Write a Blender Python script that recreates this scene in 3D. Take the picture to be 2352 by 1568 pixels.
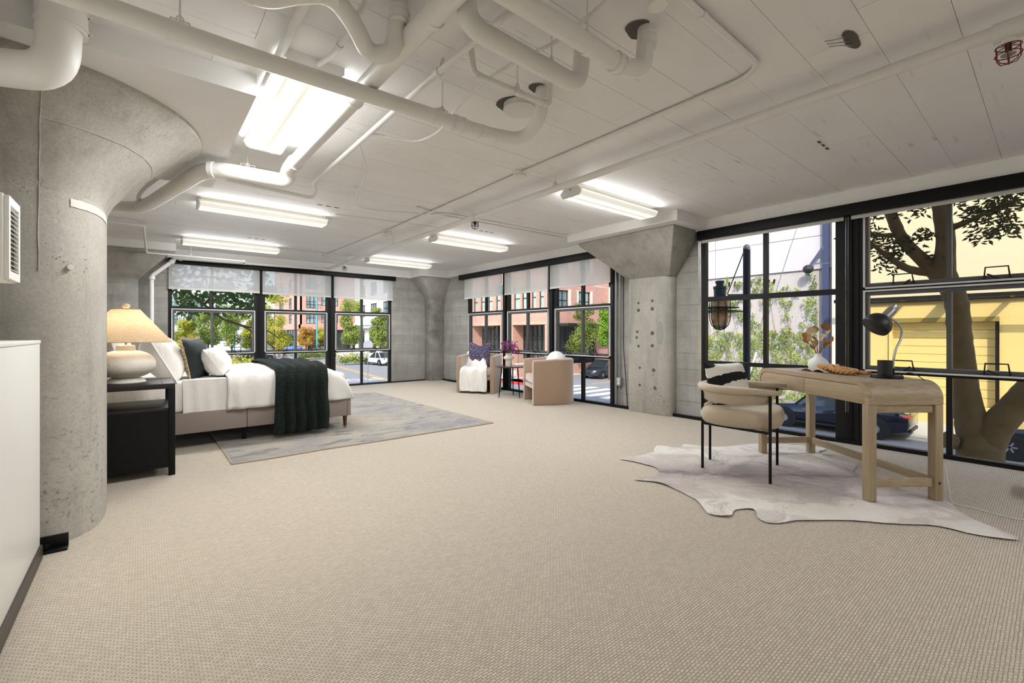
import bpy, bmesh, math, random
from mathutils import Vector, Matrix, noise
for o in list(bpy.data.objects): bpy.data.objects.remove(o)
SC = bpy.context.scene
COL = SC.collection
PI = math.pi
R = math.radians
rnd = random.Random(7)

# ---------------------------------------------------------------- camera
CAMH = 1.1
YAW = 39.48
cam = bpy.data.cameras.new('camera'); camo = bpy.data.objects.new('camera', cam); COL.objects.link(camo)
cam.sensor_width = 36.0; cam.lens = 36.0 * 1033 / 2352; cam.shift_y = -19.0 / 2352; cam.clip_start = 0.05; cam.clip_end = 600
camo.location = (0, 0, CAMH); camo.rotation_euler = (R(90), 0, R(-YAW))
SC.camera = camo

# ---------------------------------------------------------------- light and exposure
W = bpy.data.worlds.new('sky'); SC.world = W; W.use_nodes = True
wn = W.node_tree.nodes; wl = W.node_tree.links
bg = wn['Background']
sky = wn.new('ShaderNodeTexSky'); sky.sky_type = 'NISHITA'; sky.sun_disc = False
sky.sun_elevation = R(40); sky.sun_rotation = R(-126); sky.air_density = 1.0; sky.dust_density = 1.6; sky.ozone_density = 1.0
wl.new(sky.outputs[0], bg.inputs[0]); bg.inputs[1].default_value = 0.36
SUN_DIR = Vector((0.62, 0.45, -0.64)).normalized()
sd = bpy.data.lights.new('sun', 'SUN'); sd.energy = 3.5; sd.angle = R(0.6); sd.color = (1.0, 0.93, 0.82)
so = bpy.data.objects.new('sun', sd); COL.objects.link(so)
so.rotation_euler = SUN_DIR.to_track_quat('-Z', 'Y').to_euler(); so.location = (-30, -30, 40)
LAMP_POWER = 46.0
vs = SC.view_settings
SC.display_settings.display_device = 'sRGB'
vs.view_transform = 'Standard'; vs.look = 'None'; vs.gamma = 1.0; vs.use_curve_mapping = False; vs.exposure = 0.2
try:
    SC.cycles.use_denoising = True; SC.cycles.denoiser = 'OPENIMAGEDENOISE'
    SC.cycles.max_bounces = 7; SC.cycles.diffuse_bounces = 4; SC.cycles.glossy_bounces = 2; SC.cycles.transmission_bounces = 3; SC.cycles.transparent_max_bounces = 10
    SC.cycles.use_adaptive_sampling = True; SC.cycles.adaptive_threshold = .10; SC.cycles.adaptive_min_samples = 20
    SC.cycles.sample_clamp_indirect = 6.0; SC.cycles.caustics_reflective = False; SC.cycles.caustics_refractive = False
except Exception: pass

# ---------------------------------------------------------------- mesh helpers
class G:
    def __init__(s): s.v = []; s.f = []
    def add(s, vs, fs):
        o = len(s.v); s.v += [tuple(p) for p in vs]; s.f += [tuple(i + o for i in f) for f in fs]; return s
    def box(s, x0, x1, y0, y1, z0, z1):
        return s.add([(x0,y0,z0),(x1,y0,z0),(x1,y1,z0),(x0,y1,z0),(x0,y0,z1),(x1,y0,z1),(x1,y1,z1),(x0,y1,z1)],
                     [(0,3,2,1),(4,5,6,7),(0,1,5,4),(1,2,6,5),(2,3,7,6),(3,0,4,7)])
    def obox(s, c, size, m=None):
        m = m or Matrix.Identity(3); c = Vector(c); a, b, d = [q / 2 for q in size]
        return s.add([c + m @ Vector(p) for p in [(-a,-b,-d),(a,-b,-d),(a,b,-d),(-a,b,-d),(-a,-b,d),(a,-b,d),(a,b,d),(-a,b,d)]],
                     [(0,3,2,1),(4,5,6,7),(0,1,5,4),(1,2,6,5),(2,3,7,6),(3,0,4,7)])
    def bar(s, p0, p1, w, t, up=(0,0,1)):
        p0 = Vector(p0); p1 = Vector(p1); d = p1 - p0; L = d.length; x = d.normalized(); u = Vector(up)
        if abs(x.dot(u)) > .98: u = Vector((1, 0, 0))
        y = u.cross(x).normalized(); z = x.cross(y)
        m = Matrix((x, y, z)).transposed()
        return s.obox((p0 + p1) / 2, (L, w, t), m)
    def cyl(s, p0, p1, r0, r1=None, n=16, cap=True):
        r1 = r0 if r1 is None else r1
        p0 = Vector(p0); p1 = Vector(p1); z = (p1 - p0).normalized()
        x = z.orthogonal().normalized(); y = z.cross(x); vs = []
        for p, r in ((p0, r0), (p1, r1)):
            for i in range(n):
                a = 2 * PI * i / n; vs.append(p + x * (math.cos(a) * r) + y * (math.sin(a) * r))
        fs = [(i, (i + 1) % n, n + (i + 1) % n, n + i) for i in range(n)]
        if cap: fs += [tuple(range(n - 1, -1, -1)), tuple(range(n, 2 * n))]
        return s.add(vs, fs)
    def lathe(s, prof, n=32, c=(0, 0, 0), sy=1.0, fn=None):
        vs = []; fs = []; m = len(prof)
        for i in range(n):
            a = 2 * PI * i / n
            for (r, z) in prof:
                k = fn(a, z) if fn else 1.0
                vs.append((c[0] + r * k * math.cos(a), c[1] + r * k * sy * math.sin(a), c[2] + z))
        for i in range(n):
            j = (i + 1) % n
            for k in range(m - 1):
                fs.append((i * m + k, j * m + k, j * m + k + 1, i * m + k + 1))
        if prof[0][0] > 1e-6: fs.append(tuple(i * m for i in range(n - 1, -1, -1)))
        if prof[-1][0] > 1e-6: fs.append(tuple(i * m + m - 1 for i in range(n)))
        return s.add(vs, fs)
    def tube(s, pts, r, n=10, closed=False, cap=True):
        pts = [Vector(p) for p in pts]; N = len(pts)
        rr = r if isinstance(r, (list, tuple)) else [r] * N
        T = []
        for i in range(N):
            a = pts[(i - 1) % N] if (closed or i > 0) else pts[i]
            b = pts[(i + 1) % N] if (closed or i < N - 1) else pts[i]
            d = b - a; T.append(d.normalized() if d.length > 1e-9 else Vector((0, 0, 1)))
        x = T[0].orthogonal().normalized(); vs = []; fs = []
        for i in range(N):
            x = (x - T[i] * x.dot(T[i]))
            x = x.normalized() if x.length > 1e-6 else T[i].orthogonal().normalized()
            y = T[i].cross(x)
            for k in range(n):
                a = 2 * PI * k / n; vs.append(pts[i] + (x * math.cos(a) + y * math.sin(a)) * rr[i])
        M = N if closed else N - 1
        for i in range(M):
            j = (i + 1) % N
            for k in range(n):
                l = (k + 1) % n; fs.append((i * n + k, i * n + l, j * n + l, j * n + k))
        if cap and not closed:
            fs.append(tuple(range(n - 1, -1, -1))); fs.append(tuple((N - 1) * n + k for k in range(n)))
        return s.add(vs, fs)
    def prism(s, poly, fn0, fn1):
        n = len(poly); vs = [fn0(p) for p in poly] + [fn1(p) for p in poly]
        fs = [(i, (i + 1) % n, n + (i + 1) % n, n + i) for i in range(n)] + [tuple(range(n - 1, -1, -1)), tuple(range(n, 2 * n))]
        return s.add(vs, fs)
    def ext(s, poly, z0, z1): return s.prism(poly, lambda p: (p[0], p[1], z0), lambda p: (p[0], p[1], z1))
    def ell(s, c, rad, n=16, m=10):
        prof = [(math.sin(PI * i / m), -math.cos(PI * i / m)) for i in range(m + 1)]
        g = G().lathe([(max(r, 0), z) for r, z in prof], n)
        return s.add([(c[0] + x * rad[0], c[1] + y * rad[1], c[2] + z * rad[2]) for x, y, z in g.v], g.f)
    def grid(s, fn, nu, nv, cu=False, cv=False):
        vs = [fn(i / (nu if cu else nu - 1), j / (nv if cv else nv - 1)) for i in range(nu) for j in range(nv)]; fs = []
        for i in range(nu if cu else nu - 1):
            for j in range(nv if cv else nv - 1):
                a, b = i, (i + 1) % nu; c, d = j, (j + 1) % nv
                fs.append((a * nv + c, b * nv + c, b * nv + d, a * nv + d))
        return s.add(vs, fs)
    def xf(s, m):
        s.v = [tuple(m @ Vector(p)) for p in s.v]; return s

def fillet(pts, r, n=6):
    pts = [Vector(p) for p in pts]; out = [pts[0]]
    for i in range(1, len(pts) - 1):
        a, b, c = pts[i - 1], pts[i], pts[i + 1]
        d0 = (a - b); d1 = (c - b); l = min(r, d0.length * .49, d1.length * .49)
        p0 = b + d0.normalized() * l; p1 = b + d1.normalized() * l
        for k in range(n + 1):
            t = k / n; out.append(p0 * (1 - t) ** 2 + b * 2 * t * (1 - t) + p1 * t * t)
    out.append(pts[-1]); return out

def spline(pts, n=8):
    pts = [Vector(p) for p in pts]; out = []
    P = [pts[0] * 2 - pts[1]] + pts + [pts[-1] * 2 - pts[-2]]
    for i in range(1, len(P) - 2):
        for k in range(n):
            t = k / n; a, b, c, d = P[i - 1], P[i], P[i + 1], P[i + 2]
            out.append(.5 * ((2 * b) + (c - a) * t + (2 * a - 5 * b + 4 * c - d) * t * t + (3 * b - a - 3 * c + d) * t ** 3))
    out.append(pts[-1]); return out

def mesh(name, g, smooth=False, fixn=False):
    me = bpy.data.meshes.new(name); me.from_pydata([tuple(p) for p in g.v], [], g.f)
    if fixn:
        bm = bmesh.new(); bm.from_mesh(me); bmesh.ops.recalc_face_normals(bm, faces=bm.faces); bm.to_mesh(me); bm.free()
    me.update()
    return me
def link(name, me, mat, parent=None, loc=(0, 0, 0), rot=(0, 0, 0)):
    o = bpy.data.objects.new(name, me); COL.objects.link(o)
    if mat and not me.materials: me.materials.append(mat)
    o.location = loc; o.rotation_euler = rot
    if parent: o.parent = parent
    return o
def ob(name, g, mat, parent=None, smooth=False, bev=0, loc=(0, 0, 0), rot=(0, 0, 0), sub=0, seg=2, fixn=True, angle=40):
    me = mesh(name, g, fixn=fixn); o = link(name, me, mat, parent, loc, rot)
    if smooth:
        me.shade_smooth()
        if angle < 180: me.set_sharp_from_angle(angle=R(angle))
    if bev:
        b = o.modifiers.new('bevel', 'BEVEL'); b.width = bev; b.segments = seg; b.limit_method = 'ANGLE'; b.angle_limit = R(35)
        me.shade_smooth(); me.set_sharp_from_angle(angle=R(50)) if seg < 2 else None
    if sub:
        b = o.modifiers.new('sub', 'SUBSURF'); b.levels = sub; b.render_levels = sub; me.shade_smooth()
    return o
def tag(o, label, cat=None, group=None, kind=None):
    if label: o['label'] = label
    if cat: o['category'] = cat
    if group: o['group'] = group
    if kind: o['kind'] = kind
    return o
def thing(name, label, cat, loc=(0, 0, 0), rz=0, group=None, kind=None):
    o = bpy.data.objects.new(name, None); o.empty_display_size = .1; COL.objects.link(o); o.location = loc; o.rotation_euler = (0, 0, rz)
    return tag(o, label, cat, group, kind)
def struct(name, g, mat, label, parent=None, **k):
    o = ob(name, g, mat, parent, **k); o['kind'] = 'structure'; o['label'] = label; return o
def dup(root, loc, rz=0, label=None, group=None):
    r = root.copy(); COL.objects.link(r); r.location = loc; r.rotation_euler = (0, 0, rz)
    if label: r['label'] = label
    if group: r['group'] = group
    for ch in list(root.children):
        c = ch.copy(); COL.objects.link(c); c.parent = r
        for q in list(ch.children):
            d = q.copy(); COL.objects.link(d); d.parent = c
    return r

# ---------------------------------------------------------------- materials
def lin(c):
    return tuple((x / 12.92 if x <= .04045 else ((x + .055) / 1.055) ** 2.4) for x in [q / 255 for q in c])
class NT:
    def __init__(s, name):
        s.m = bpy.data.materials.new(name); s.m.use_nodes = True; s.t = s.m.node_tree; s.n = s.t.nodes; s.b = s.n['Principled BSDF']; s.out = s.n['Material Output']
        s._co = None
    def new(s, typ, **k):
        n = s.n.new('ShaderNode' + typ)
        for a, b in k.items():
            if a in n.inputs: s.set(n, a, b)
            else: setattr(n, a, b)
        return n
    def set(s, n, key, val):
        if isinstance(val, bpy.types.NodeSocket): s.t.links.new(val, n.inputs[key])
        else:
            if isinstance(val, tuple) and len(val) == 3 and n.inputs[key].type == 'RGBA': val = val + (1,)
            n.inputs[key].default_value = val
    def co(s, rand=False):
        if s._co is None:
            tc = s.new('TexCoord'); s._co = tc.outputs['Object']
            if rand:
                oi = s.new('ObjectInfo'); ml = s.new('Math', operation='MULTIPLY'); s.set(ml, 0, oi.outputs['Random']); s.set(ml, 1, 37.0)
                ad = s.new('VectorMath', operation='ADD'); s.set(ad, 0, s._co); s.t.links.new(ml.outputs[0], ad.inputs[1]); s._co = ad.outputs[0]
        return s._co
    def scale(s, v, vec=None):
        mp = s.new('Mapping'); s.set(mp, 'Vector', vec or s.co()); mp.inputs['Scale'].default_value = v; return mp.outputs[0]
    def noise(s, sc, detail=4, rough=.55, vec=None, dist=0):
        n = s.new('TexNoise'); s.set(n, 'Vector', vec or s.co()); n.inputs['Scale'].default_value = sc; n.inputs['Detail'].default_value = detail
        n.inputs['Roughness'].default_value = rough; n.inputs['Distortion'].default_value = dist; return n.outputs['Fac']
    def voro(s, sc, vec=None, feature='F1'):
        n = s.new('TexVoronoi', feature=feature); s.set(n, 'Vector', vec or s.co()); n.inputs['Scale'].default_value = sc; return n
    def ramp(s, fac, a, b, c0=(0, 0, 0), c1=(1, 1, 1)):
        n = s.new('ValToRGB'); s.set(n, 'Fac', fac); e = n.color_ramp.elements; e[0].position = a; e[1].position = b
        e[0].color = (*c0, 1); e[1].color = (*c1, 1); return n.outputs['Color']
    def mix(s, fac, a, b, mode='MIX'):
        n = s.new('Mix', data_type='RGBA', blend_type=mode)
        for key, val in ((0, fac), (6, a), (7, b)):
            if isinstance(val, bpy.types.NodeSocket): s.t.links.new(val, n.inputs[key])
            elif isinstance(val, tuple): n.inputs[key].default_value = (*val[:3], 1)
            else: n.inputs[key].default_value = val
        return n.outputs[2]
    def math(s, op, a, b=0.0, c=0.0):
        n = s.new('Math', operation=op)
        for i, val in enumerate((a, b, c)):
            if isinstance(val, bpy.types.NodeSocket): s.t.links.new(val, n.inputs[i])
            else: n.inputs[i].default_value = val
        return n.outputs[0]
    def bump(s, h, strength=.3, dist=.01):
        n = s.new('Bump'); n.inputs['Strength'].default_value = strength; n.inputs['Distance'].default_value = dist
        s.set(n, 'Height', h)
        if s.b.inputs['Normal'].is_linked: s.t.links.new(s.b.inputs['Normal'].links[0].from_socket, n.inputs['Normal'])
        s.t.links.new(n.outputs[0], s.b.inputs['Normal']); return s
    def fin(s, col=None, rough=None, metal=None, **k):
        if col is not None: s.set(s.b, 'Base Color', col)
        if rough is not None: s.set(s.b, 'Roughness', rough)
        if metal is not None: s.set(s.b, 'Metallic', metal)
        for a, b in k.items(): s.set(s.b, a.replace('_', ' '), b)
        return s.m
MC = {}
def P(name, rgb, rough=.5, metal=0.0, var=.08, sc=6.0, bump=0.0, bsc=60.0, **k):
    """plain painted or plastic surface with a little mottling; rgb is sRGB 0-255"""
    if name in MC: return MC[name]
    n = NT(name); c = lin(rgb); f = n.noise(sc, 3)
    col = n.mix(f, tuple(q * (1 - var) for q in c), tuple(min(1, q * (1 + var)) for q in c))
    if bump: n.bump(n.noise(bsc, 3), bump, .004)
    MC[name] = n.fin(col, rough, metal, **k); return MC[name]

def concrete(name, a=(146, 143, 136), b=(184, 181, 173), boards=0.0, holes=1.0, low=0.0):
    n = NT(name); co = n.co()
    big = n.noise(1.1, 5, .6, dist=.4); mid = n.noise(5.5, 6, .65); fine = n.noise(70, 4, .6)
    col = n.mix(n.ramp(big, .32, .68), lin(a), lin(b))
    col = n.mix(n.ramp(mid, .35, .75), col, n.mix(.5, col, lin((190, 186, 178))))
    col = n.mix(n.math('MULTIPLY', n.ramp(fine, .3, .8), .35), col, lin((100, 96, 90)))
    streak = n.noise(1.0, 6, .6, n.scale((9, 9, .9)))
    col = n.mix(n.math('MULTIPLY', n.ramp(streak, .5, .78), .45), col, lin((96, 92, 86)))
    dn = n.new('TexNoise'); n.set(dn, 'Vector', co); dn.inputs['Scale'].default_value = 22; ds_ = n.new('VectorMath', operation='SCALE'); n.set(ds_, 0, dn.outputs['Color']); ds_.inputs['Scale'].default_value = .05; da = n.new('VectorMath', operation='ADD'); n.set(da, 0, n.scale((1, 1, 1.3))); n.t.links.new(ds_.outputs[0], da.inputs[1]); wv = da.outputs[0]
    v = n.voro(30, wv); msk = n.ramp(n.noise(2.2, 4), .55, .70)
    hole = n.math('MULTIPLY', n.ramp(v.outputs['Distance'], .07, .17, (1, 1, 1), (0, 0, 0)), msk)
    v2 = n.voro(64, wv); hole2 = n.math('MULTIPLY', n.ramp(v2.outputs['Distance'], .10, .22, (1, 1, 1), (0, 0, 0)), n.ramp(n.noise(3.7, 3), .54, .68))
    h = n.math('MAXIMUM', hole, hole2)
    if low:
        sl = n.new('SeparateXYZ'); n.set(sl, 0, co); zl = n.math('ADD', sl.outputs[2], n.math('MULTIPLY', n.noise(2.0, 4), 1.1)); lm_ = n.ramp(n.math('MULTIPLY', zl, .5), .42, .75, (1, 1, 1), (0, 0, 0))
        pit = n.noise(1.0, 7, .72, n.scale((26, 26, 40)), .6); pm = n.math('MULTIPLY', n.ramp(pit, .60, .67), lm_)
        h = n.math('MAXIMUM', h, n.math('MULTIPLY', pm, .8))
        col = n.mix(n.math('MULTIPLY', lm_, n.math('MULTIPLY', n.ramp(pit, .30, .60, (1, 1, 1), (0, 0, 0)), .45)), col, lin((198, 195, 187)))
    col = n.mix(n.math('MULTIPLY', h, .75 * holes), col, lin((66, 62, 57)))
    height = n.math('SUBTRACT', n.math('MULTIPLY', mid, .5), n.math('MULTIPLY', h, .6 * holes))
    n.bump(n.math('ADD', height, n.math('MULTIPLY', fine, .15)), .55, .012)
    if boards:
        sp = n.new('SeparateXYZ'); n.set(sp, 0, co); z = n.math('ADD', sp.outputs[2], n.math('MULTIPLY', n.noise(3, 2), .012))
        fr = n.math('FRACT', n.math('DIVIDE', z, boards)); ln = n.math('MULTIPLY', n.math('LESS_THAN', fr, .045), n.ramp(n.noise(1.7, 3), .38, .6))
        col = n.mix(n.math('MULTIPLY', ln, .55), col, lin((88, 84, 78)))
        tone = n.noise(1.0, 1, .5, n.scale((.12, .12, 1 / boards)))
        col = n.mix(n.math('MULTIPLY', n.ramp(tone, .4, .62), .3), col, lin((112, 110, 106)))
        n.bump(ln, -.6, .008)
    return n.fin(col, .88)

def painted(name, rgb=(240, 239, 237), scuff=1.0):
    n = NT(name); n.co(True); c = lin(rgb)
    col = n.mix(n.noise(2.0, 4), tuple(q * .90 for q in c), tuple(min(1, q * 1.04) for q in c))
    gr = n.noise(1.0, 8, .7, n.scale((2.2, 26, 26)))
    patch = n.ramp(n.noise(1.3, 4), .50, .68)
    sc = n.math('MULTIPLY', n.ramp(gr, .59, .66), patch)
    col = n.mix(n.math('MULTIPLY', sc, .62 * scuff), col, lin((112, 108, 102)))
    n.bump(n.math('ADD', n.math('MULTIPLY', gr, .5), n.math('MULTIPLY', n.noise(40, 4), .4)), .35, .01)
    return n.fin(col, .62)

def carpet_mat():
    n = NT('beige_loop_carpet'); co = n.scale((1, 1, 1))
    dv = n.new('VectorMath', operation='ADD'); n.set(dv, 0, co); ns = n.new('TexNoise'); n.set(ns, 'Vector', co); ns.inputs['Scale'].default_value = 55
    sc = n.new('VectorMath', operation='SCALE'); n.set(sc, 0, ns.outputs['Color']); sc.inputs['Scale'].default_value = .006; n.t.links.new(sc.outputs[0], dv.inputs[1])
    br = n.new('TexBrick'); n.set(br, 'Vector', dv.outputs[0]); br.inputs['Scale'].default_value = 1; br.inputs['Brick Width'].default_value = .021
    br.inputs['Row Height'].default_value = .0105; br.inputs['Mortar Size'].default_value = .0022; br.inputs['Mortar Smooth'].default_value = .9
    br.inputs['Color1'].default_value = (*lin((214, 202, 184)), 1); br.inputs['Color2'].default_value = (*lin((196, 183, 164)), 1); br.inputs['Mortar'].default_value = (*lin((162, 149, 131)), 1)
    fz = n.noise(420, 2)
    col = n.mix(n.math('MULTIPLY', n.ramp(fz, .3, .75), .24), br.outputs['Color'], lin((146, 133, 116)))
    col = n.mix(n.math('MULTIPLY', n.ramp(n.noise(.9, 4), .4, .7), .12), col, lin((190, 179, 163)))
    n.bump(n.math('SUBTRACT', n.math('MULTIPLY', fz, .35), br.outputs['Fac']), .55, .006)
    return n.fin(col, .95, Sheen_Weight=.15)

def wood(name, a, b, axis='x', sc=1.0, rough=.45):
    n = NT(name); n.co(True); s = {'x': (1.4, 6, 40), 'y': (22, 1.2, 22), 'z': (22, 22, 1.2)}[axis]
    f = n.noise(1.6 * sc, 7, .6, n.scale(s), .6); f2 = n.noise(5 * sc, 5, .6, n.scale(s))
    col = n.mix(n.ramp(f, .3, .7), lin(a), lin(b)); col = n.mix(n.math('MULTIPLY', n.ramp(f2, .45, .8), .3), col, tuple(q * .7 for q in lin(a)))
    n.bump(f2, .12, .003); return n.fin(col, rough)

def fabric(name, rgb, sc=350, bs=.3, var=.12, rough=.95, sheen=.3, rgb2=None, w=(1, 1, 1), crease=0.0):
    n = NT(name); c = lin(rgb); c2 = lin(rgb2) if rgb2 else tuple(q * (1 - 2 * var) for q in c)
    f = n.noise(sc, 3, .6, n.scale(w)); big = n.noise(4, 4)
    col = n.mix(n.ramp(f, .3, .7), c2, c); col = n.mix(n.math('MULTIPLY', big, .15), col, tuple(q * .8 for q in c))
    if crease: n.bump(n.noise(1.0, 5, .55, n.scale((13, 13, 5)), 1.4), crease, .03)
    n.bump(f, bs, .003); return n.fin(col, rough, Sheen_Weight=sheen)

def glass_mat(name, tint=(.97, .985, .98), refl=.09, rough=.0):
    n = NT(name); tr = n.new('BsdfTransparent'); tr.inputs[0].default_value = (*tint, 1)
    gl = n.new('BsdfGlossy'); gl.inputs['Roughness'].default_value = rough
    lw = n.new('LayerWeight'); lw.inputs['Blend'].default_value = .18
    dirt = n.ramp(n.noise(3, 4), .3, .9, (.9, .9, .9), (1, 1, 1))
    n.t.links.new(n.mix(.2, tuple(tint), dirt, 'MULTIPLY'), tr.inputs[0])
    f = n.math('MULTIPLY', lw.outputs['Fresnel'], refl / .09 * .3)
    mx = n.new('MixShader'); n.t.links.new(f, mx.inputs[0]); n.t.links.new(tr.outputs[0], mx.inputs[1]); n.t.links.new(gl.outputs[0], mx.inputs[2])
    n.t.links.new(mx.outputs[0], n.out.inputs[0]); return n.m

def shade_mat():
    n = NT('woven_shade_fabric'); col = n.mix(n.noise(900, 2, .5, n.scale((1, 1, .12))), lin((242, 241, 238)), lin((220, 219, 215)))
    df = n.new('BsdfDiffuse'); n.t.links.new(col, df.inputs[0]); tl = n.new('BsdfTranslucent'); n.t.links.new(col, tl.inputs[0])
    a = n.new('MixShader'); a.inputs[0].default_value = .5; n.t.links.new(df.outputs[0], a.inputs[1]); n.t.links.new(tl.outputs[0], a.inputs[2])
    tr = n.new('BsdfTransparent'); b = n.new('MixShader'); b.inputs[0].default_value = .37
    n.t.links.new(a.outputs[0], b.inputs[1]); n.t.links.new(tr.outputs[0], b.inputs[2]); n.t.links.new(b.outputs[0], n.out.inputs[0]); return n.m

def emit(name, rgb, strength):
    n = NT(name); n.b.inputs['Base Color'].default_value = (.8, .8, .8, 1)
    n.b.inputs['Emission Color'].default_value = (*rgb, 1); n.b.inputs['Emission Strength'].default_value = strength; return n.m

def leaf_mat(name, a, b, rough=.5, sc=.35, c=None):
    n = NT(name); n.co(True); f = n.ramp(n.noise(sc * 3, 3), .35, .65); col = n.mix(f, lin(a), lin(b))
    if c: col = n.mix(n.ramp(n.noise(sc * 9, 2), .55, .7), col, lin(c))
    df = n.b; n.fin(col, rough)
    tl = n.new('BsdfTranslucent'); n.t.links.new(col, tl.inputs[0]); mx = n.new('MixShader'); mx.inputs[0].default_value = .3
    n.t.links.new(df.outputs[0], mx.inputs[1]); n.t.links.new(tl.outputs[0], mx.inputs[2]); n.t.links.new(mx.outputs[0], n.out.inputs[0]); return n.m

M_CEIL = painted('white_painted_concrete'); M_CEILS = painted('white_painted_slab', scuff=.5)
M_CONC = concrete('raw_concrete'); M_CONCB = concrete('board_formed_concrete', (140, 138, 133), (178, 176, 170), boards=.21, holes=.8)
M_COL = concrete('pitted_column_concrete', (154, 150, 140), (186, 182, 171), holes=1.0, low=1.0)
M_WHITE = P('white_paint', (226, 224, 218), .5, var=.03); M_PIPE = P('white_pipe_paint', (230, 229, 224), .42, var=.05, bump=.12, bsc=30)
M_BLACK = P('black_metal_paint', (10, 10, 11), .5, Specular_IOR_Level=.25); M_FRAME = P('charcoal_window_frame', (20, 21, 23), .5, Specular_IOR_Level=.3); M_GREYF = P('grey_muntin_paint', (78, 79, 81), .45)
M_SASH = P('pale_sash_trim', (206, 206, 204), .45); M_BRONZE = P('dark_bronze', (46, 42, 38), .4, .6)
M_GLASS = glass_mat('window_glass'); M_STEEL = P('brushed_steel', (176, 176, 174), .32, .9); M_CHROME = P('chrome', (200, 200, 200), .15, 1.0)
M_SHADE = shade_mat(); M_GALV = P('galvanised_conduit', (150, 150, 148), .4, .5)
# ================================================================ the room
XR, YB = 5.50, 9.45          # inner faces of right and back wall
ZC, ZD = 2.51, 2.395         # ceiling and soffit of the drop panels
XL, YF = -3.2, -4.6          # walls out of view to the left and behind
M_CARPET = carpet_mat()
struct('floor', G().box(XL, XR, YF, YB, -.12, 0), M_CARPET, 'wall-to-wall beige woven loop carpet')

# ceiling: a slab with the imprint of each formwork board
ceil = struct('ceiling', G().box(XL - .3, XR + .3, YF - .3, YB + .3, ZC + .012, ZC + .35), M_CEILS, 'white painted board-formed concrete ceiling')
BP = .27; y = .558 - BP * 19; bi = 0
bmeshes = {}
while y < YB:
    y1 = min(y + BP, YB)
    x = XL
    joints = [XL] + sorted([.28 + (bi % 3) * .14, 2.3 + (bi * 7 % 5) * .11, 4.0 + (bi % 2) * .5]) + [XR]
    for a, b in zip(joints, joints[1:]):
        if y1 < -1.0 and b < 2: continue
        key = (round(b - a, 3), round(y1 - y, 3))
        if key not in bmeshes:
            hx, hy = (b - a) / 2 - .0006, (y1 - y) / 2 - .0009
            bmeshes[key] = mesh('formwork_board', G().box(-hx, hx, -hy, hy, 0, .03), fixn=True); bmeshes[key].materials.append(M_CEIL)
        link('formwork_board', bmeshes[key], None, ceil, ((a + b) / 2, (y + y1) / 2, ZC + rnd.uniform(-.0008, .0012)))
    y += BP; bi += 1

# walls with openings
struct('wall_right', G().box(XR, 5.58, 2.87, 4.25, 0, ZC), M_CONCB, 'board-formed concrete pier between the window groups')
struct('wall_right.001', G().box(XR, 5.58, 8.13, YB + .12, 0, ZC), M_CONCB, 'board-formed concrete wall right of the far corner')
struct('wall_right.002', G().box(XR, 5.85, YF, -2.9, 0, ZC), M_CONCB, 'concrete wall behind the viewpoint on the window side')
struct('trim_1', G().box(5.385, 5.58, YF, YB, 2.372, ZC + .01), M_CEIL, 'white painted concrete lintel above the street windows')
struct('wall_back', G().box(4.30, XR, YB, 9.55, 0, ZC), M_CONCB, 'board-formed concrete wall left of the far corner')
struct('wall_back.001', G().box(XL, .34, YB, 9.55, 0, ZC), M_CONCB, 'board-formed concrete wall behind the bed lamp')
struct('trim_2', G().box(XL, 5.385, 9.36, 9.55, 2.352, ZC + .01), M_CEIL, 'white painted concrete lintel above the bedroom windows')
struct('wall_left', G().box(XL - .15, XL, YF, YB, 0, ZC), M_WHITE, 'white wall at the far left of the loft')
struct('wall_front', G().box(XL, XR, YF - .15, YF, 0, ZC), M_WHITE, 'white wall behind the viewpoint')
struct('wall_stub', G().box(-.68, -.56, .4, 2.74, 0, ZC), M_WHITE, 'white wall end carrying the ventilation box')
struct('baseboard_right', G().box(5.425, 5.47, YF, 8.9, 0, .038), M_BLACK, 'black sill strip along the street windows')
struct('baseboard_right.001', G().box(5.455, 5.50, 8.14, 9.2, 0, .03), M_BLACK, 'black base strip below the far outlet')
struct('baseboard_back', G().box(.3, 5.14, 9.40, 9.45, 0, .022), M_BLACK, 'black sill strip along the bedroom windows')

# white half wall with a dark base at the left edge
hw = thing('half_wall', 'white half-height partition with dark base at left edge', 'partition', kind='structure')
ob('panel', G().box(-.56, -.381, .2, 3.145, .07, 1.05), P('gloss_white_panel', (238, 237, 232), .3, var=.015), hw, bev=.003)
ob('cap', G().box(-.575, -.378, .2, 3.15, 1.05, 1.066), M_WHITE, hw, bev=.002)
ob('base_strip', G().box(-.56, -.372, .2, 3.155, 0, .07), P('dark_base_strip', (52, 44, 36), .45), hw, bev=.004)
br = thing('steel_bracket', 'black bolted steel angle at foot of the round column', 'bracket', (-.36, 3.245, 0))
ob('plate', G().box(-.09, .07, -.006, .006, .012, .075), M_BLACK, br, bev=.002)
ob('foot_plate', G().box(-.09, .07, -.05, .006, .0, .012), M_BLACK, br, bev=.002)
ob('bolt', G().cyl((-.01, -.03, .03), (-.01, 0, .03), .013, n=6).cyl((-.01, -.012, .03), (-.01, 0, .03), .019, n=14), M_BLACK, br)

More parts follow.
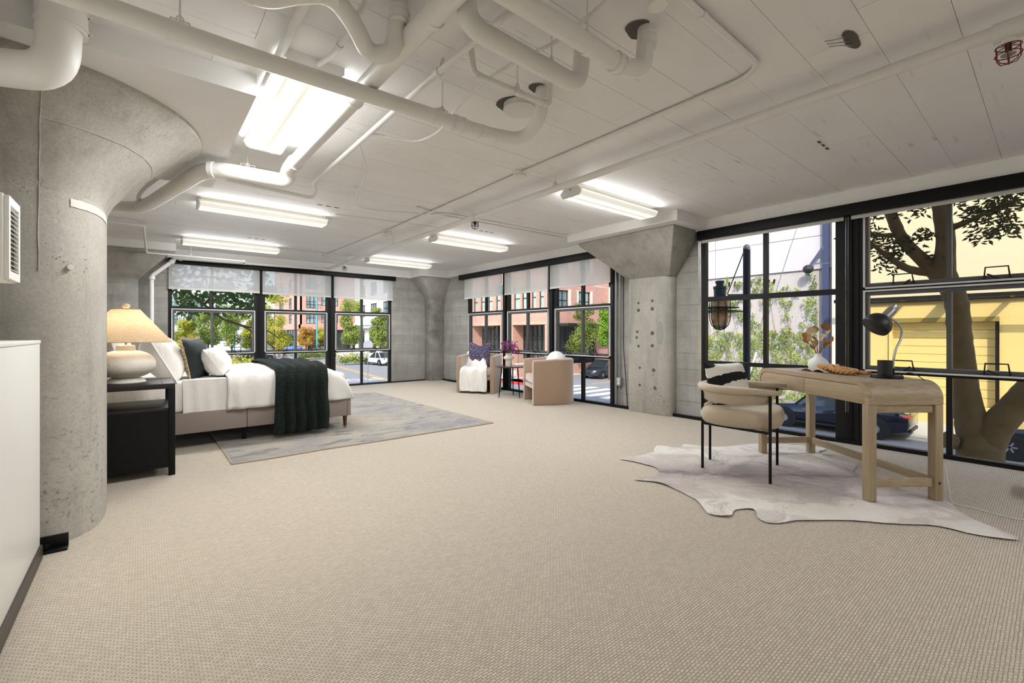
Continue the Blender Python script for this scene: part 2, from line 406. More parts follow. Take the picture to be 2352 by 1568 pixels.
# ventilation box
vb = thing('ventilation_box', 'white louvred ventilation box on the wall at left edge', 'vent', (0, 0, 0))
ob('housing', G().box(-.56, -.395, 2.48, 2.69, 1.30, 1.62), M_WHITE, vb, bev=.004)
ff = G()
ff.box(-.395, -.381, 2.486, 2.684, 1.585, 1.615).box(-.395, -.381, 2.486, 2.684, 1.305, 1.335).box(-.395, -.381, 2.486, 2.512, 1.335, 1.585).box(-.395, -.381, 2.658, 2.684, 1.335, 1.585)
ob('grille_frame', ff, M_WHITE, vb)
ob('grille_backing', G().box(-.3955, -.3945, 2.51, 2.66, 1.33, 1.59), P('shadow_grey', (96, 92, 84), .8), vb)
sl = mesh('louvre', G().obox((0, 0, 0), (.016, .146, .0025), Matrix.Rotation(R(35), 3, 'Y'))); sl.materials.append(M_WHITE)
for i in range(14): link('louvre', sl, None, vb, (-.388, 2.585, 1.345 + i * .0175))

# near round column with mushroom capital
CX, CY = -.534, 3.79
col = thing('round_column', 'massive round-ended concrete column with flared mushroom capital', 'column', (CX, CY, 0), kind='structure')
def nzp(x): return noise.noise(Vector((x, 1.7, 3.1)))
def pier_ring(t, z, n=44, xl=-2.2):
    """outline of the pier end: an oval at t = 0 widening to a half disc at t = 1"""
    ring = [(xl, -(.5 + .352 * t), z)]
    for i in range(n + 1):
        a = -PI / 2 + PI * i / n; c, s = math.cos(a), math.sin(a)
        e = (.363 * max(0, c) ** .667, .5 * math.copysign(abs(s) ** .667, s)); r = (.852 * c, .852 * s)
        ring.append((e[0] + (r[0] - e[0]) * t, e[1] + (r[1] - e[1]) * t, z))
    return ring + [(xl, .5 + .352 * t, z)]
def pier(prof):
    rings = [pier_ring(t, z) for t, z in prof]; k = len(rings[0]); g = G(); vs = [p for r in rings for p in r]; fs = []
    for j in range(len(rings) - 1):
        for i in range(k): l = (i + 1) % k; fs.append((j * k + i, j * k + l, (j + 1) * k + l, (j + 1) * k + i))
    fs.append(tuple(range(k - 1, -1, -1))); fs.append(tuple((len(rings) - 1) * k + i for i in range(k)))
    return g.add(vs, fs)
ob('shaft', pier([(0, 0), (0, .6), (0, 1.2), (0, 1.84)]), M_COL, col, smooth=True)
ob('capital', pier([(0, 1.84), (.02, 1.88), (.08, 1.94), (.22, 2.03), (.5, 2.17), (.8, 2.30), (.97, 2.355), (1, 2.365), (1, ZD)]), M_COL, col, smooth=True, angle=25)
pg = G(); na = 14
for i in range(na + 1):
    q = pier_ring(0, 0)[9 + i]; zz = .0015 * math.sin(i * 2.1)
    pg.v += [(q[0] * 1.008, q[1] * 1.008, 1.775 + zz), (q[0] * 1.008, q[1] * 1.008, 1.818 - zz)]
    if i: pg.f.append((2 * i - 2, 2 * i, 2 * i + 1, 2 * i - 1))
ob('plaster_patch', pg, P('pale_plaster', (206, 202, 192), .85, var=.12, bump=.3, bsc=25), col, fixn=False)
for k, i_ in enumerate((4,)):
    pth = [Vector(pier_ring(t, z)[i_]) for t, z in [(0, 1.42), (0, 1.84), (.02, 1.88), (.08, 1.94), (.22, 2.03), (.5, 2.17), (.8, 2.30), (.97, 2.355)]]
    ob('form_seam', G().tube([p * 1.0 + Vector((.001, -.002, 0)) + Vector((.004 * nzp(p.z * 9 + k), 0, 0)) for p in spline(pth, 5)], .0028, 5), M_COL, col)
ob('form_seam', G().tube([Vector(p) + Vector((0, 0, .006 * nzp(j * .5))) for j, p in enumerate(pier_ring(.46, 2.15)[3:30])], .0026, 5), M_COL, col)
ob('form_tie', G().cyl((.24, -.455, 1.45), (.245, -.47, 1.45), .014, n=12), P('pale_plaster', (206, 202, 192)), col)
struct('ceiling_drop_panel', G().box(XL, .485, 2.785, 4.80, ZD, ZC + .02), M_CEILS, 'white drop panel above the round column')
struct('ceiling_drop_panel.001', G().box(4.71, 5.50, 2.76, 4.47, ZD, ZC + .02), M_CEILS, 'white drop panel above the window pier')
struct('ceiling_drop_panel.002', G().box(-1.6, .42, 8.84, YB, ZD, ZC + .02), M_CEILS, 'white drop panel above the column behind the bed')

struct('ceiling_drop_panel.003', G().box(4.72, 5.50, 8.84, YB, 2.36, ZC + .02), M_CEILS, 'white drop panel above the corner column')

def pyramid(g, lo, z0, hi, z1, z2):
    a = [(lo[0], lo[2], z0), (lo[1], lo[2], z0), (lo[1], lo[3], z0), (lo[0], lo[3], z0)]
    b = [(hi[0], hi[2], z1), (hi[1], hi[2], z1), (hi[1], hi[3], z1), (hi[0], hi[3], z1)]
    c = [(p[0], p[1], z2) for p in b]
    q = [(0, 1, 5, 4), (1, 2, 6, 5), (2, 3, 7, 6), (3, 0, 4, 7), (4, 5, 9, 8), (5, 6, 10, 9), (6, 7, 11, 10), (7, 4, 8, 11), (3, 2, 1, 0), (8, 9, 10, 11)]
    return g.add(a + b + c, q)
pl = thing('window_pier_column', 'concrete pier column with tapered capital between window groups', 'column', kind='structure')
ob('shaft', G().ext([(5.5, 3.89), (5.355, 3.89), (5.35, 3.87), (5.35, 3.34), (5.375, 3.27), (5.41, 3.245), (5.5, 3.23)], 0, 1.90), M_COL, pl, bev=.006)
ob('capital', pyramid(G(), (5.35, 5.5, 3.24, 3.89), 1.86, (4.87, 5.5, 2.90, 4.40), 2.36, ZD), M_CONC, pl, bev=.005)
patch = P('grey_patch_mortar', (146, 145, 142), .9, var=.15)
blot = G()
for (yy, zz, r) in [(3.72, 1.52, .018), (3.50, 1.54, .02), (3.72, 1.42, .026), (3.50, 1.43, .026), (3.74, 1.12, .02), (3.50, 1.10, .028), (3.75, 1.04, .02), (3.72, .92, .02), (3.50, .93, .024), (3.70, .62, .018), (3.48, .60, .026), (3.70, .38, .02), (3.46, .36, .024)]:
    ob('anchor_hole', G().cyl((5.349, yy, zz), (5.356, yy, zz), r, n=12), P('dark_mortar', (92, 86, 78), .95, var=.2), pl)
for (yy, zz, w, hh) in [(3.385, 1.10, .055, .16), (3.86, 1.08, .022, .16)]:
    ob('mortar_patch', G().add([(5.3485, yy + w * math.cos(2 * PI * i / 20), zz + hh * math.sin(2 * PI * i / 20)) for i in range(20)], [tuple(range(20))]), patch, pl, fixn=False)
pb = thing('wall_column', 'concrete wall column with tapered capital behind the bed lamp', 'column', kind='structure')
ob('shaft', G().box(-1.02, -.04, 9.28, 9.45, 0, 2.0), M_CONCB, pb, bev=.006)
ob('capital', pyramid(G(), (-1.02, -.04, 9.28, 9.45), 1.96, (-1.4, .33, 8.93, 9.45), 2.36, ZD), M_CONC, pb, bev=.004)
pc = thing('corner_column', 'concrete corner column with small tapered capital', 'column', kind='structure')
ob('shaft', G().ext([(5.5, 9.19), (5.19, 9.19), (5.145, 9.215), (5.13, 9.25), (5.13, 9.45), (5.5, 9.45)], 0, 1.93), concrete('stained_corner_concrete', (88, 86, 82), (152, 149, 143), holes=.6), pc, bev=.005)
ob('capital', pyramid(G(), (5.13, 5.5, 9.19, 9.45), 1.90, (4.79, 5.5, 8.92, 9.45), 2.33, 2.36), M_CONC, pc, bev=.004)

# ---------------------------------------------------------------- windows
def wx(horizontal):
    """maps (along, depth, z): along the wall, depth towards the street"""
    if horizontal: return lambda a, d, z: (a, 9.46 + d, z)          # back wall
    return lambda a, d, z: (5.47 + d, a, z)                           # right wall
def wbox(g, T, a0, a1, d0, d1, z0, z1):
    p = T(a0, d0, z0); q = T(a1, d1, z1)
    return g.box(min(p[0], q[0]), max(p[0], q[0]), min(p[1], q[1]), max(p[1], q[1]), z0, z1)
def pull(parent, T, a, z, w=.15, hh=.105, flip=1):
    g = G(); s = .0065
    g.tube([Vector(T(a - w * .5, -.012, z)), Vector(T(a - w * .43, -.055, z + hh)), Vector(T(a + w * .43, -.055, z + hh)), Vector(T(a + w * .5, -.012, z))], s, 6)
    o = ob('sash_pull', g, M_BRONZE, parent)
    ob('cam_lever', G().tube([Vector(T(a - .005, -.02, z + .012)), Vector(T(a + .03 * flip, -.05, z + .035)), Vector(T(a + .055 * flip, -.05, z + .05))], [.011, .008, .006], 6), M_BRONZE, parent)
def window(n, label, hor, a0, a1, mids, open_top=False, open_mid=True, pulls=True):
    T = wx(hor); root = thing('window_%d' % n, label, None, kind='structure')
    zt, z2, z1 = 2.30, 1.525, .735
    fr = G()
    wbox(fr, T, a0, a0 + .055, 0, .07, 0, zt); wbox(fr, T, a1 - .055, a1, 0, .07, 0, zt)
    wbox(fr, T, a0, a1, 0, .07, zt, 2.375); wbox(fr, T, a0, a1, 0, .07, 0, .03)
    ob('outer_frame', fr, M_FRAME, root)
    ob('transom', wbox(G(), T, a0 + .055, a1 - .055, .0, .07, z2 - .028, z2 + .028), M_FRAME, root)
    ob('transom', wbox(G(), T, a0 + .055, a1 - .055, .0, .07, z1 - .025, z1 + .02), M_FRAME, root)
    am = mids
    for (zz0, zz1, sash) in ((.03, z1 - .025, False), (z1 + .02, z2 - .028, open_mid), (z2 + .028, zt, open_top)):
        p0, p1 = a0 + .055, a1 - .055
        if sash:
            g = G(); w = .016; e = .022
            wbox(g, T, p0 - .012, p1 + .012, -.028, .0, zz0 - e, zz0 - e + w); wbox(g, T, p0 - .012, p1 + .012, -.028, .0, zz1 + .004, zz1 + .004 + w)
            wbox(g, T, p0 - .012, p0 + w - .012, -.028, .0, zz0 - e, zz1 + .004); wbox(g, T, p1 - w + .012, p1 + .012, -.028, .0, zz0 - e, zz1 + .004)
            ob('sash_trim', g, M_SASH, root)
            g = G(); w = .03
            wbox(g, T, p0, p1, -.012, .05, zz0, zz0 + w); wbox(g, T, p0, p1, -.012, .05, zz1 - w, zz1); wbox(g, T, p0, p0 + w, -.012, .05, zz0 + w, zz1 - w); wbox(g, T, p1 - w, p1, -.012, .05, zz0 + w, zz1 - w)
            ob('sash_frame', g, M_GREYF, root)
            ob('muntin', wbox(G(), T, am - .017, am + .017, -.008, .05, zz0 + w, zz1 - w), M_GREYF, root)
            if pulls:
                pull(root, T, p0 + (p1 - p0) * .27, zz0 - .012); pull(root, T, p0 + (p1 - p0) * .76, zz0 - .012, flip=-1)
            q0, q1, z_0, z_1 = p0 + w, p1 - w, zz0 + w, zz1 - w
        else:
            ob('muntin', wbox(G(), T, am - .02, am + .02, .0, .06, zz0, zz1), M_FRAME if zz0 < z2 else M_FRAME, root)
            q0, q1, z_0, z_1 = p0, p1, zz0, zz1
        ob('pane', wbox(G(), T, q0, am - .017, .028, .033, z_0, z_1), M_GLASS, root)
        ob('pane', wbox(G(), T, am + .017, q1, .028, .033, z_0, z_1), M_GLASS, root)
    return root
def mullion(name, hor, a0, a1, label):
    T = wx(hor); g = G(); wbox(g, T, a0, a1, -.01, .09, 0, 2.375)
    o = ob(name, g, M_FRAME, None); tag(o, label, None, None, 'structure'); 
    ob('cover_strip', wbox(G(), T, (a0 + a1) / 2 - .022, (a0 + a1) / 2 + .022, -.028, -.01, .04, 2.27), M_BLACK, o)
window(1, 'black steel window behind the pillows', True, .342, 1.665, .962)
window(2, 'black steel window above the green throw', True, 1.735, 2.955, 2.327)
window(3, 'black steel window right of the bed foot', True, 3.03, 4.30, 3.639)
mullion('trim_3', True, 1.662, 1.738, 'black mullion between first and second bedroom windows'); mullion('trim_4', True, 2.952, 3.033, 'black mullion between second and third bedroom windows')
window(4, 'black steel window behind the cushioned armchair', False, 6.87, 8.14, 7.50)
window(5, 'black steel window behind the flower vase', False, 5.575, 6.80, 6.20)
window(6, 'black steel window left of the pier column', False, 4.25, 5.505, 4.867)
mullion('trim_5', False, 6.797, 6.873, 'black mullion between window and flower vase'); mullion('trim_6', False, 5.502, 5.578, 'black mullion behind the plain armchair')
window(7, 'black fixed window right of the pier column', False, 1.39, 2.87, 2.118, open_mid=False)
window(8, 'black steel window behind the desk lamp', False, -.06, 1.255, .607, open_top=True)
mullion('trim_7', False, 1.252, 1.393, 'wide black mullion behind the desk')
window(9, 'black steel window beyond the right edge', False, -1.46, -.14, -.80); mullion('trim_8', False, -.143, -.057, 'black mullion beyond the right edge')
window(10, 'last black steel window behind the viewpoint', False, -2.9, -1.54, -2.2); mullion('trim_9', False, -1.543, -1.457, 'last black mullion behind the viewpoint')

# shade boxes and roller shades
struct('trim_10', G().box(.34, 4.365, 9.345, 9.435, 2.262, 2.352), M_BLACK, 'black shade box above the bedroom windows', bev=.003)
struct('trim_11', G().box(5.365, 5.46, 4.25, 8.36, 2.262, 2.368), M_BLACK, 'black shade box above the armchairs', bev=.003)
struct('trim_12', G().box(5.365, 5.46, -2.9, 2.875, 2.262, 2.372), M_BLACK, 'black shade box above the desk windows', bev=.003)
def shade(label, hor, a0, a1, zb, chain=None):
    T = (lambda a, d, z: (a, 9.40 + d, z)) if hor else (lambda a, d, z: (5.415 + d, a, z))
    root = thing('roller_shade', label, 'roller shade', T((a0 + a1) / 2, 0, zb)); o = Vector(root.location)
    def L(g): g.v = [tuple(Vector(p) - o) for p in g.v]; return g
    ob('shade_fabric', L(wbox(G(), T, a0, a1, -.0006, .0006, zb + .02, 2.27)), M_SHADE, root)
    ob('hem_bar', L(wbox(G(), T, a0, a1, -.005, .005, zb - .012, zb + .022)), P('shade_hem', (202, 200, 194), .7), root, bev=.002)
    if chain is not None:
        g = G()
        for k in range(2): g.tube([T(chain + k * .018, -.03, 2.25), T(chain + k * .018, -.03, .32)], .0032, 6)
        ob('bead_chain', L(g), M_CHROME, root)
    return root
shade('translucent white shade half lowered behind the pillows', True, .345, 1.69, 1.848)
shade('translucent white shade half lowered above the throw', True, 1.735, 2.975, 1.836)
shade('translucent white shade half lowered right of the bed', True, 3.03, 4.31, 1.832)
shade('translucent white shade above the cushioned armchair', False, 6.885, 8.20, 1.845)
shade('translucent white shade above the flower vase', False, 5.60, 6.80, 1.845, 6.84)
shade('translucent white shade beside the pier column', False, 4.26, 5.55, 1.868, 5.56)
shade('rolled-up white shade above the outdoor lantern', False, 1.36, 2.84, 2.235, 2.84)
shade('rolled-up white shade above the desk lamp', False, -.06, 1.30, 2.235, 1.318)
# ================================================================ ceiling services
def lamp_fixture(label, c, along_x=True, L=1.30, Wd=.255):
    root = thing('fluorescent_light', label, 'ceiling light', (c[0], c[1], ZC), 0 if along_x else PI / 2, 'ceiling fluorescent lights')
    z0 = -.098
    ob('mounting_pan', G().box(-L / 2 + .02, L / 2 - .02, -.07, .07, -.05, 0), M_WHITE, root)
    prof = [(-Wd / 2, -.045), (-Wd / 2, -.06), (-Wd / 2 + .018, -.09), (-Wd / 2 + .035, z0), (Wd / 2 - .035, z0), (Wd / 2 - .018, -.09), (Wd / 2, -.06), (Wd / 2, -.045)]
    g = G(); g.prism([(p[0], p[1]) for p in prof], lambda p: (-L / 2 + .015, p[0], p[1]), lambda p: (L / 2 - .015, p[0], p[1]))
    ob('diffuser', g, M_DIFF, root)
    for s in (-1, 1):
        g = G(); g.prism([(p[0] * 1.02, p[1] - .002 * (p[1] < -.08)) for p in prof[0:1] + prof[1:] ] + [(.07, -.0), (-.07, -.0)], lambda p: (s * L / 2 - .016 * (s > 0), p[0], p[1]), lambda p: (s * L / 2 + .016 * (s < 0), p[0], p[1]))
        ob('end_cap', g, M_WHITE, root)
    def strip(nm, sx, sy, loc, rot, pw):
        l = bpy.data.lights.new(nm, 'AREA'); l.shape = 'RECTANGLE'; l.size = sx; l.size_y = sy; l.energy = pw; l.color = (.97, .985, 1.0)
        lo = bpy.data.objects.new(nm, l); COL.objects.link(lo); lo.parent = root; lo.location = loc; lo.rotation_euler = rot
    strip('tube_light', L - .06, Wd - .07, (0, 0, z0 - .004), (0, 0, 0), LAMP_POWER * .72)
    for s in (-1, 1): strip('tube_side_light', L - .06, .05, (0, s * (Wd / 2 + .004), -.068), (R(-s * 100) if False else R(s * 98), 0, 0), LAMP_POWER * .055)
    ob('knockout', G().cyl((-L / 2 - .004, 0, -.03), (-L / 2, 0, -.03), .012, n=12), P('cap_grey', (180, 178, 172), .5), root)
    return root
def diff_mat():
    n = NT('prismatic_diffuser_glow'); tc = n.co()
    sp = n.new('SeparateXYZ'); n.set(sp, 0, tc); ay = n.math('ABSOLUTE', sp.outputs[1])
    tube = n.ramp(n.math('ABSOLUTE', n.math('SUBTRACT', ay, .055)), .0, .055, (1, 1, 1), (.30, .27, .22))
    s = n.math('MULTIPLY', tube, 1.3)
    n.b.inputs['Base Color'].default_value = (.85, .85, .82, 1); n.b.inputs['Emission Color'].default_value = (1.0, .94, .80, 1); n.t.links.new(s, n.b.inputs['Emission Strength'])
    return n.m
M_DIFF = diff_mat()
lamp_fixture('lit ceiling fluorescent above the bed, second from column', (1.10, 5.73))
lamp_fixture('lit ceiling fluorescent nearest the bedroom windows at left', (1.10, 8.19))
lamp_fixture('lit ceiling fluorescent in front of the pier column', (3.83, 2.98))
lamp_fixture('lit ceiling fluorescent right of the caged sprinkler, mid room', (3.86, 5.68))
lamp_fixture('lit ceiling fluorescent nearest the far corner', (3.86, 8.13))
lamp_fixture('large lit ceiling fluorescent crossed by pipes beside round column', (.685, 3.04), False, 1.22)
lamp_fixture('added unseen ceiling fluorescent behind the viewpoint on the window side', (3.83, -1.95))  # unseen fixture, added to brighten the room from behind the camera
lamp_fixture('last added unseen ceiling fluorescent behind the viewpoint', (1.10, -3.4))  # also unseen and added for its light alone
fe = thing('fixture_end_plate', 'white notched end plate of the near light fixture', 'bracket', (.685, 2.42, ZC))
ob('plate', G().prism([(-.15, 0), (.15, 0), (.15, -.035), (.13, -.06), (-.13, -.06), (-.15, -.035)], lambda p: (p[0], -.004, p[1]), lambda p: (p[0], .004, p[1])), M_WHITE, fe)

def pipe(label, pts, r, fil=None, n=16, mat=None, name='ceiling_pipe', clamps=(), joints=(), flex=False, cat='pipe'):
    root = thing(name, label, cat, pts[0]); o = Vector(pts[0])
    path = fillet([Vector(p) - o for p in pts], fil if fil is not None else r * 2.2, 7)
    if flex:
        P2 = []; rr = []
        for a, b in zip(path, path[1:]):
            k = max(1, int((b - a).length / .006))
            for i in range(k): P2.append(a.lerp(b, i / k)); rr.append(r * (1.0 + .16 * (len(rr) % 2)))
        ob('flexible_sheath', G().tube(P2, rr, 8), mat or M_PIPE, root)
    else:
        ob('tube', G().tube(path, r, n), mat or M_PIPE, root, smooth=True)
    for (p, d, L, k) in joints:
        p = Vector(p) - o; d = Vector(d).normalized()
        g = G().cyl(p - d * L / 2, p + d * L / 2, r * k, n=n)
        ob('coupling', g, mat or M_PIPE, root, smooth=True)
        if L > .05 and r > .03:
            for s in (-.3, .3):
                ob('band_clamp', G().cyl(p + d * (L * s - .006), p + d * (L * s + .006), r * k * 1.05, n=n), M_PIPE, root, smooth=True)
                sd = d.cross(Vector((0, 0, 1))).normalized() if abs(d.z) < .9 else Vector((1, 0, 0))
                ob('clamp_screw', G().obox(p + d * L * s + sd * r * k * 1.08, (.016, .016, .012)), M_PIPE, root)
    for p in clamps:
        p = Vector(p) - o; top = ZC - o.z
        ob('hanger_rod', G().cyl((p.x, p.y, p.z + r), (p.x, p.y, top), .004, n=6), M_PIPE, root)
        ob('hanger_ring', G().tube([(p.x + math.cos(a) * .012, p.y, p.z + .01 + math.sin(a) * .02 + r) for a in [2 * PI * i / 10 for i in range(10)]], .0035, 5, closed=True), M_PIPE, root)
        ob('hanger_clevis', G().tube([(p.x - r * 1.1, p.y, p.z), (p.x - r * .8, p.y, p.z + r * 1.3), (p.x + r * .8, p.y, p.z + r * 1.3), (p.x + r * 1.1, p.y, p.z)], .004, 5), M_PIPE, root)
    return root
X_, Y_, Z_ = (1, 0, 0), (0, 1, 0), (0, 0, 1)
# sprinkler mains
pipe('long straight white sprinkler main running above the window side', [(2.86, -.9, 2.405), (2.86, 9.22, 2.37)], .029, clamps=[(2.86, 2.86, 2.4), (2.86, 6.2, 2.39), (2.86, 8.2, 2.38)], joints=[((2.86, 4.12, 2.395), Y_, .05, 1.35), ((2.86, 8.9, 2.372), Y_, .05, 1.3), ((2.87, .12, 2.40), Y_, .12, 1.45)])
pipe('white sprinkler pipe along the bedroom window header', [(2.86, 9.24, 2.37), (.42, 9.24, 2.335)], .025, joints=[((2.82, 9.24, 2.37), X_, .05, 1.4), ((.50, 9.24, 2.336), X_, .05, 1.45)], clamps=[(1.3, 9.24, 2.35)])
pipe('white standpipe dropping down the wall behind the bed', [(.42, 9.24, 2.335), (.40, 9.24, 2.29), (.135, 9.26, 2.03), (.125, 9.27, 1.95), (.125, 9.27, 0)], .031, .03, joints=[((.128, 9.265, 1.99), Z_, .05, 1.4), ((.385, 9.242, 2.275), (1, 0, 1), .05, 1.3)])
pipe('thin white sprinkler branch above the column capital', [(-.9, 7.28, 2.45), (.02, 7.28, 2.45), (.06, 8.95, 2.345), (1.36, 8.95, 2.345), (1.42, 9.24, 2.33)], .015, .03, joints=[((.02, 7.29, 2.45), X_, .05, 1.5), ((1.36, 8.95, 2.345), X_, .05, 1.5)], clamps=[(.62, 8.95, 2.345)])
# conduits
pipe('white conduit bending sharply then running down the ceiling', [(1.2, .987, 2.492), (2.47, .987, 2.492), (2.545, 1.10, 2.492), (2.545, 2.95, 2.492), (2.58, 5.75, 2.492)], .0135, .13, joints=[((1.9, .987, 2.492), X_, .03, 1.3)], name='conduit', cat='conduit')
pipe('white conduit from smoke detector to the window side', [(2.58, 5.9, 2.495), (2.53, 8.4, 2.49)], .012, name='conduit', cat='conduit')
pipe('white conduit crossing to the mid-room light', [(2.53, 4.72, 2.495), (2.75, 4.55, 2.495), (4.6, 4.50, 2.495), (4.9, 4.35, 2.49)], .011, .06, name='conduit', cat='conduit')
pipe('second white conduit parallel to the mid-room crossing', [(2.35, 4.50, 2.495), (2.7, 4.62, 2.495), (4.6, 4.60, 2.495), (4.85, 4.52, 2.49)], .009, .06, name='conduit', cat='conduit')
pipe('thin white conduit linking lights above the bed', [(1.76, 5.4, 2.498), (3.2, 5.2, 2.498)], .006, name='conduit', cat='conduit')
pipe('thin white conduit linking lights by the windows', [(1.76, 8.2, 2.498), (3.2, 8.12, 2.498)], .006, name='conduit', cat='conduit')
pipe('loose white cable drooping across the ceiling above the bed', [(1.2, 3.2, 2.49), (1.5, 3.75, 2.47), (1.62, 4.4, 2.46), (1.85, 4.95, 2.48), (2.5, 4.75, 2.497)], .006, .3, name='cable', cat='cable')
def jbox(label, x, y, z=2.49, r=.055):
    t = thing('junction_box', label, 'junction box', (x, y, ZC)); ob('body', G().cyl((0, 0, -.045), (0, 0, 0), r, n=8), M_PIPE, t, bev=.003)
    ob('cover', G().cyl((0, 0, -.05), (0, 0, -.044), r * 1.08, n=8), M_PIPE, t)
jbox('white octagonal junction box on the long conduit', 2.545, 2.98)
jbox('white junction box near the bedroom windows', 2.53, 8.28)
sm = thing('smoke_detector', 'round white smoke detector on the ceiling conduit', 'smoke detector', (2.59, 5.83, ZC))
ob('base', G().cyl((0, 0, -.05), (0, 0, 0), .06, n=20), M_PIPE, sm, smooth=True); ob('sensor_body', G().lathe([(.0, -.105), (.05, -.10), (.072, -.085), (.075, -.05), (.0, -.05)], 24), M_WHITE, sm, smooth=True)
# heavy drain pipes
pipe('wide white drain pipe crossing in front of the near light', [(-.9, 2.27, 2.32), (.33, 2.24, 2.305), (1.30, 2.19, 2.30)], .0385, joints=[((1.27, 2.19, 2.30), X_, .05, 1.06), ((.1, 2.25, 2.307), X_, .05, 1.03)], clamps=[(1.3, 2.19, 2.30), (.12, 2.25, 2.31)])
pipe('white bellows coupling and bend rising into the ceiling', [(1.30, 2.19, 2.30), (1.60, 2.155, 2.285), (1.80, 2.08, 2.28), (1.785, 1.90, 2.34), (1.78, 1.885, 2.52)], .0375, .11, joints=[((1.40, 2.18, 2.295), X_, .08, 1.16), ((1.56, 2.16, 2.287), (1, -.1, -.05), .05, 1.1), ((1.66, 2.135, 2.282), (1, -.3, 0), .05, 1.1), ((1.781, 1.887, 2.46), Z_, .06, 1.1)])
pipe('white drain pipe ending in an upturned elbow, rightmost', [(-.6, 1.27, 2.335), (1.72, 1.265, 2.32), (1.80, 1.225, 2.33), (1.80, 1.205, 2.55)], .039, .09, joints=[((1.46, 1.27, 2.322), X_, .035, 1.08), ((1.66, 1.266, 2.32), X_, .06, 1.12), ((1.80, 1.205, 2.45), Z_, .055, 1.1)], clamps=[(1.46, 1.27, 2.322)])
pipe('white ribbed drain pipe with elbows at both ends', [(1.0, 1.50, 2.55), (1.0, 1.50, 2.33), (1.67, 1.507, 2.32), (1.705, 1.512, 2.55)], .042, .09, joints=[((1.05, 1.50, 2.45), Z_, .001, 1)], clamps=[(1.48, 1.505, 2.322)])
pipe('white drain pipe running back over the near light', [(.95, -.6, 2.40), (.905, 1.9, 2.385), (.885, 3.62, 2.375)], .047, joints=[((.915, 1.62, 2.387), (-.01, 1, 0), .03, 1.06), ((.9, 2.45, 2.38), (-.01, 1, 0), .03, 1.05)])
pipe('white drain pipe jogging around the column capital', [(.885, 3.62, 2.375), (.885, 3.80, 2.37), (.88, 3.88, 2.30), (.46, 3.905, 2.30), (.34, 4.05, 2.30), (.06, 5.35, 2.30), (-.05, 5.65, 2.30), (-.45, 5.75, 2.30)], .057, .13, joints=[((.40, 3.95, 2.30), (-1, .6, 0), .03, 1.05), ((.0, 5.5, 2.30), (-.4, 1, 0), .03, 1.05)], clamps=[(.62, 3.9, 2.30)])
pipe('thin white pipe running beside the jogging drain', [(.46, 3.75, 2.45), (.30, 4.05, 2.44), (.03, 5.25, 2.42), (-.02, 5.35, 2.36), (-.02, 5.5, 2.33)], .017, .05)
pipe('thin white supply pipe running back over the bed', [(1.25, -.6, 2.455), (1.19, 1.9, 2.455), (1.195, 4.25, 2.455), (1.27, 4.45, 2.44), (1.27, 4.56, 2.40), (.57, 4.58, 2.43)], .0165, .05, joints=[((.70, 4.58, 2.43), X_, .04, 1.4), ((1.19, 2.05, 2.455), Y_, .03, 1.4)], clamps=[(1.19, 2.0, 2.455)])
pipe('short white pipe dropping then running to the ceiling hole', [(1.25, 1.835, 2.52), (1.25, 1.81, 2.365), (1.74, 1.79, 2.36), (1.765, 1.805, 2.52)], .0155, .035, joints=[((1.28, 1.81, 2.364), X_, .035, 1.2), ((1.71, 1.79, 2.36), X_, .03, 1.2), ((1.52, 1.80, 2.362), X_, .05, 1.25)], clamps=[(1.52, 1.80, 2.362)])
pipe('heavy white elbow pipe above the column capital at left', [(-1.3, 2.86, 2.185), (-.47, 2.765, 2.185), (-.275, 2.66, 2.185), (-.262, 2.69, 2.56)], .073, .16, n=24, joints=[((-.262, 2.69, 2.44), Z_, .12, 1.14), ((-.50, 2.768, 2.185), (-1, .2, 0), .03, 1.06)])
pipe('white drain trap with deep bend at the top edge', [(-.1, 1.93, 2.43), (.36, 1.925, 2.37), (.45, 1.86, 2.40), (.56, 1.78, 2.41), (.66, 1.83, 2.38), (.76, 1.89, 2.30), (.84, 1.83, 2.31), (.845, 1.77, 2.55)], .037, .06, joints=[((.565, 1.785, 2.408), (1, -.3, .1), .05, 1.12), ((.30, 1.926, 2.378), (1, 0, -.1), .06, 1.12), ((.843, 1.78, 2.45), Z_, .06, 1.1)])
pipe('white pipe beside the near light fixture', [(.52, 1.9, 2.465), (.53, 3.55, 2.465)], .02)
pipe('slim white conduit feeding the near light fixture', [(.70, 1.75, 2.44), (.72, 2.05, 2.45), (.72, 2.30, 2.47), (.70, 2.42, 2.48)], .0125, .05, joints=[((.72, 2.16, 2.455), Y_, .03, 1.3)], name='conduit', cat='conduit')
pipe('ribbed flexible conduit sagging between the drain pipes', [(1.46, .9, 2.47), (1.447, 1.153, 2.44), (1.43, 1.29, 2.405), (1.452, 1.441, 2.42), (1.421, 1.746, 2.44), (1.406, 1.988, 2.44), (1.437, 2.301, 2.42), (1.452, 2.401, 2.39), (1.5, 2.618, 2.41), (1.465, 2.826, 2.42), (1.32, 2.894, 2.43), (1.2, 2.939, 2.45), (1.182, 3.21, 2.46), (1.229, 3.571, 2.47)], .008, .16, flex=True, name='flexible_conduit', cat='conduit')
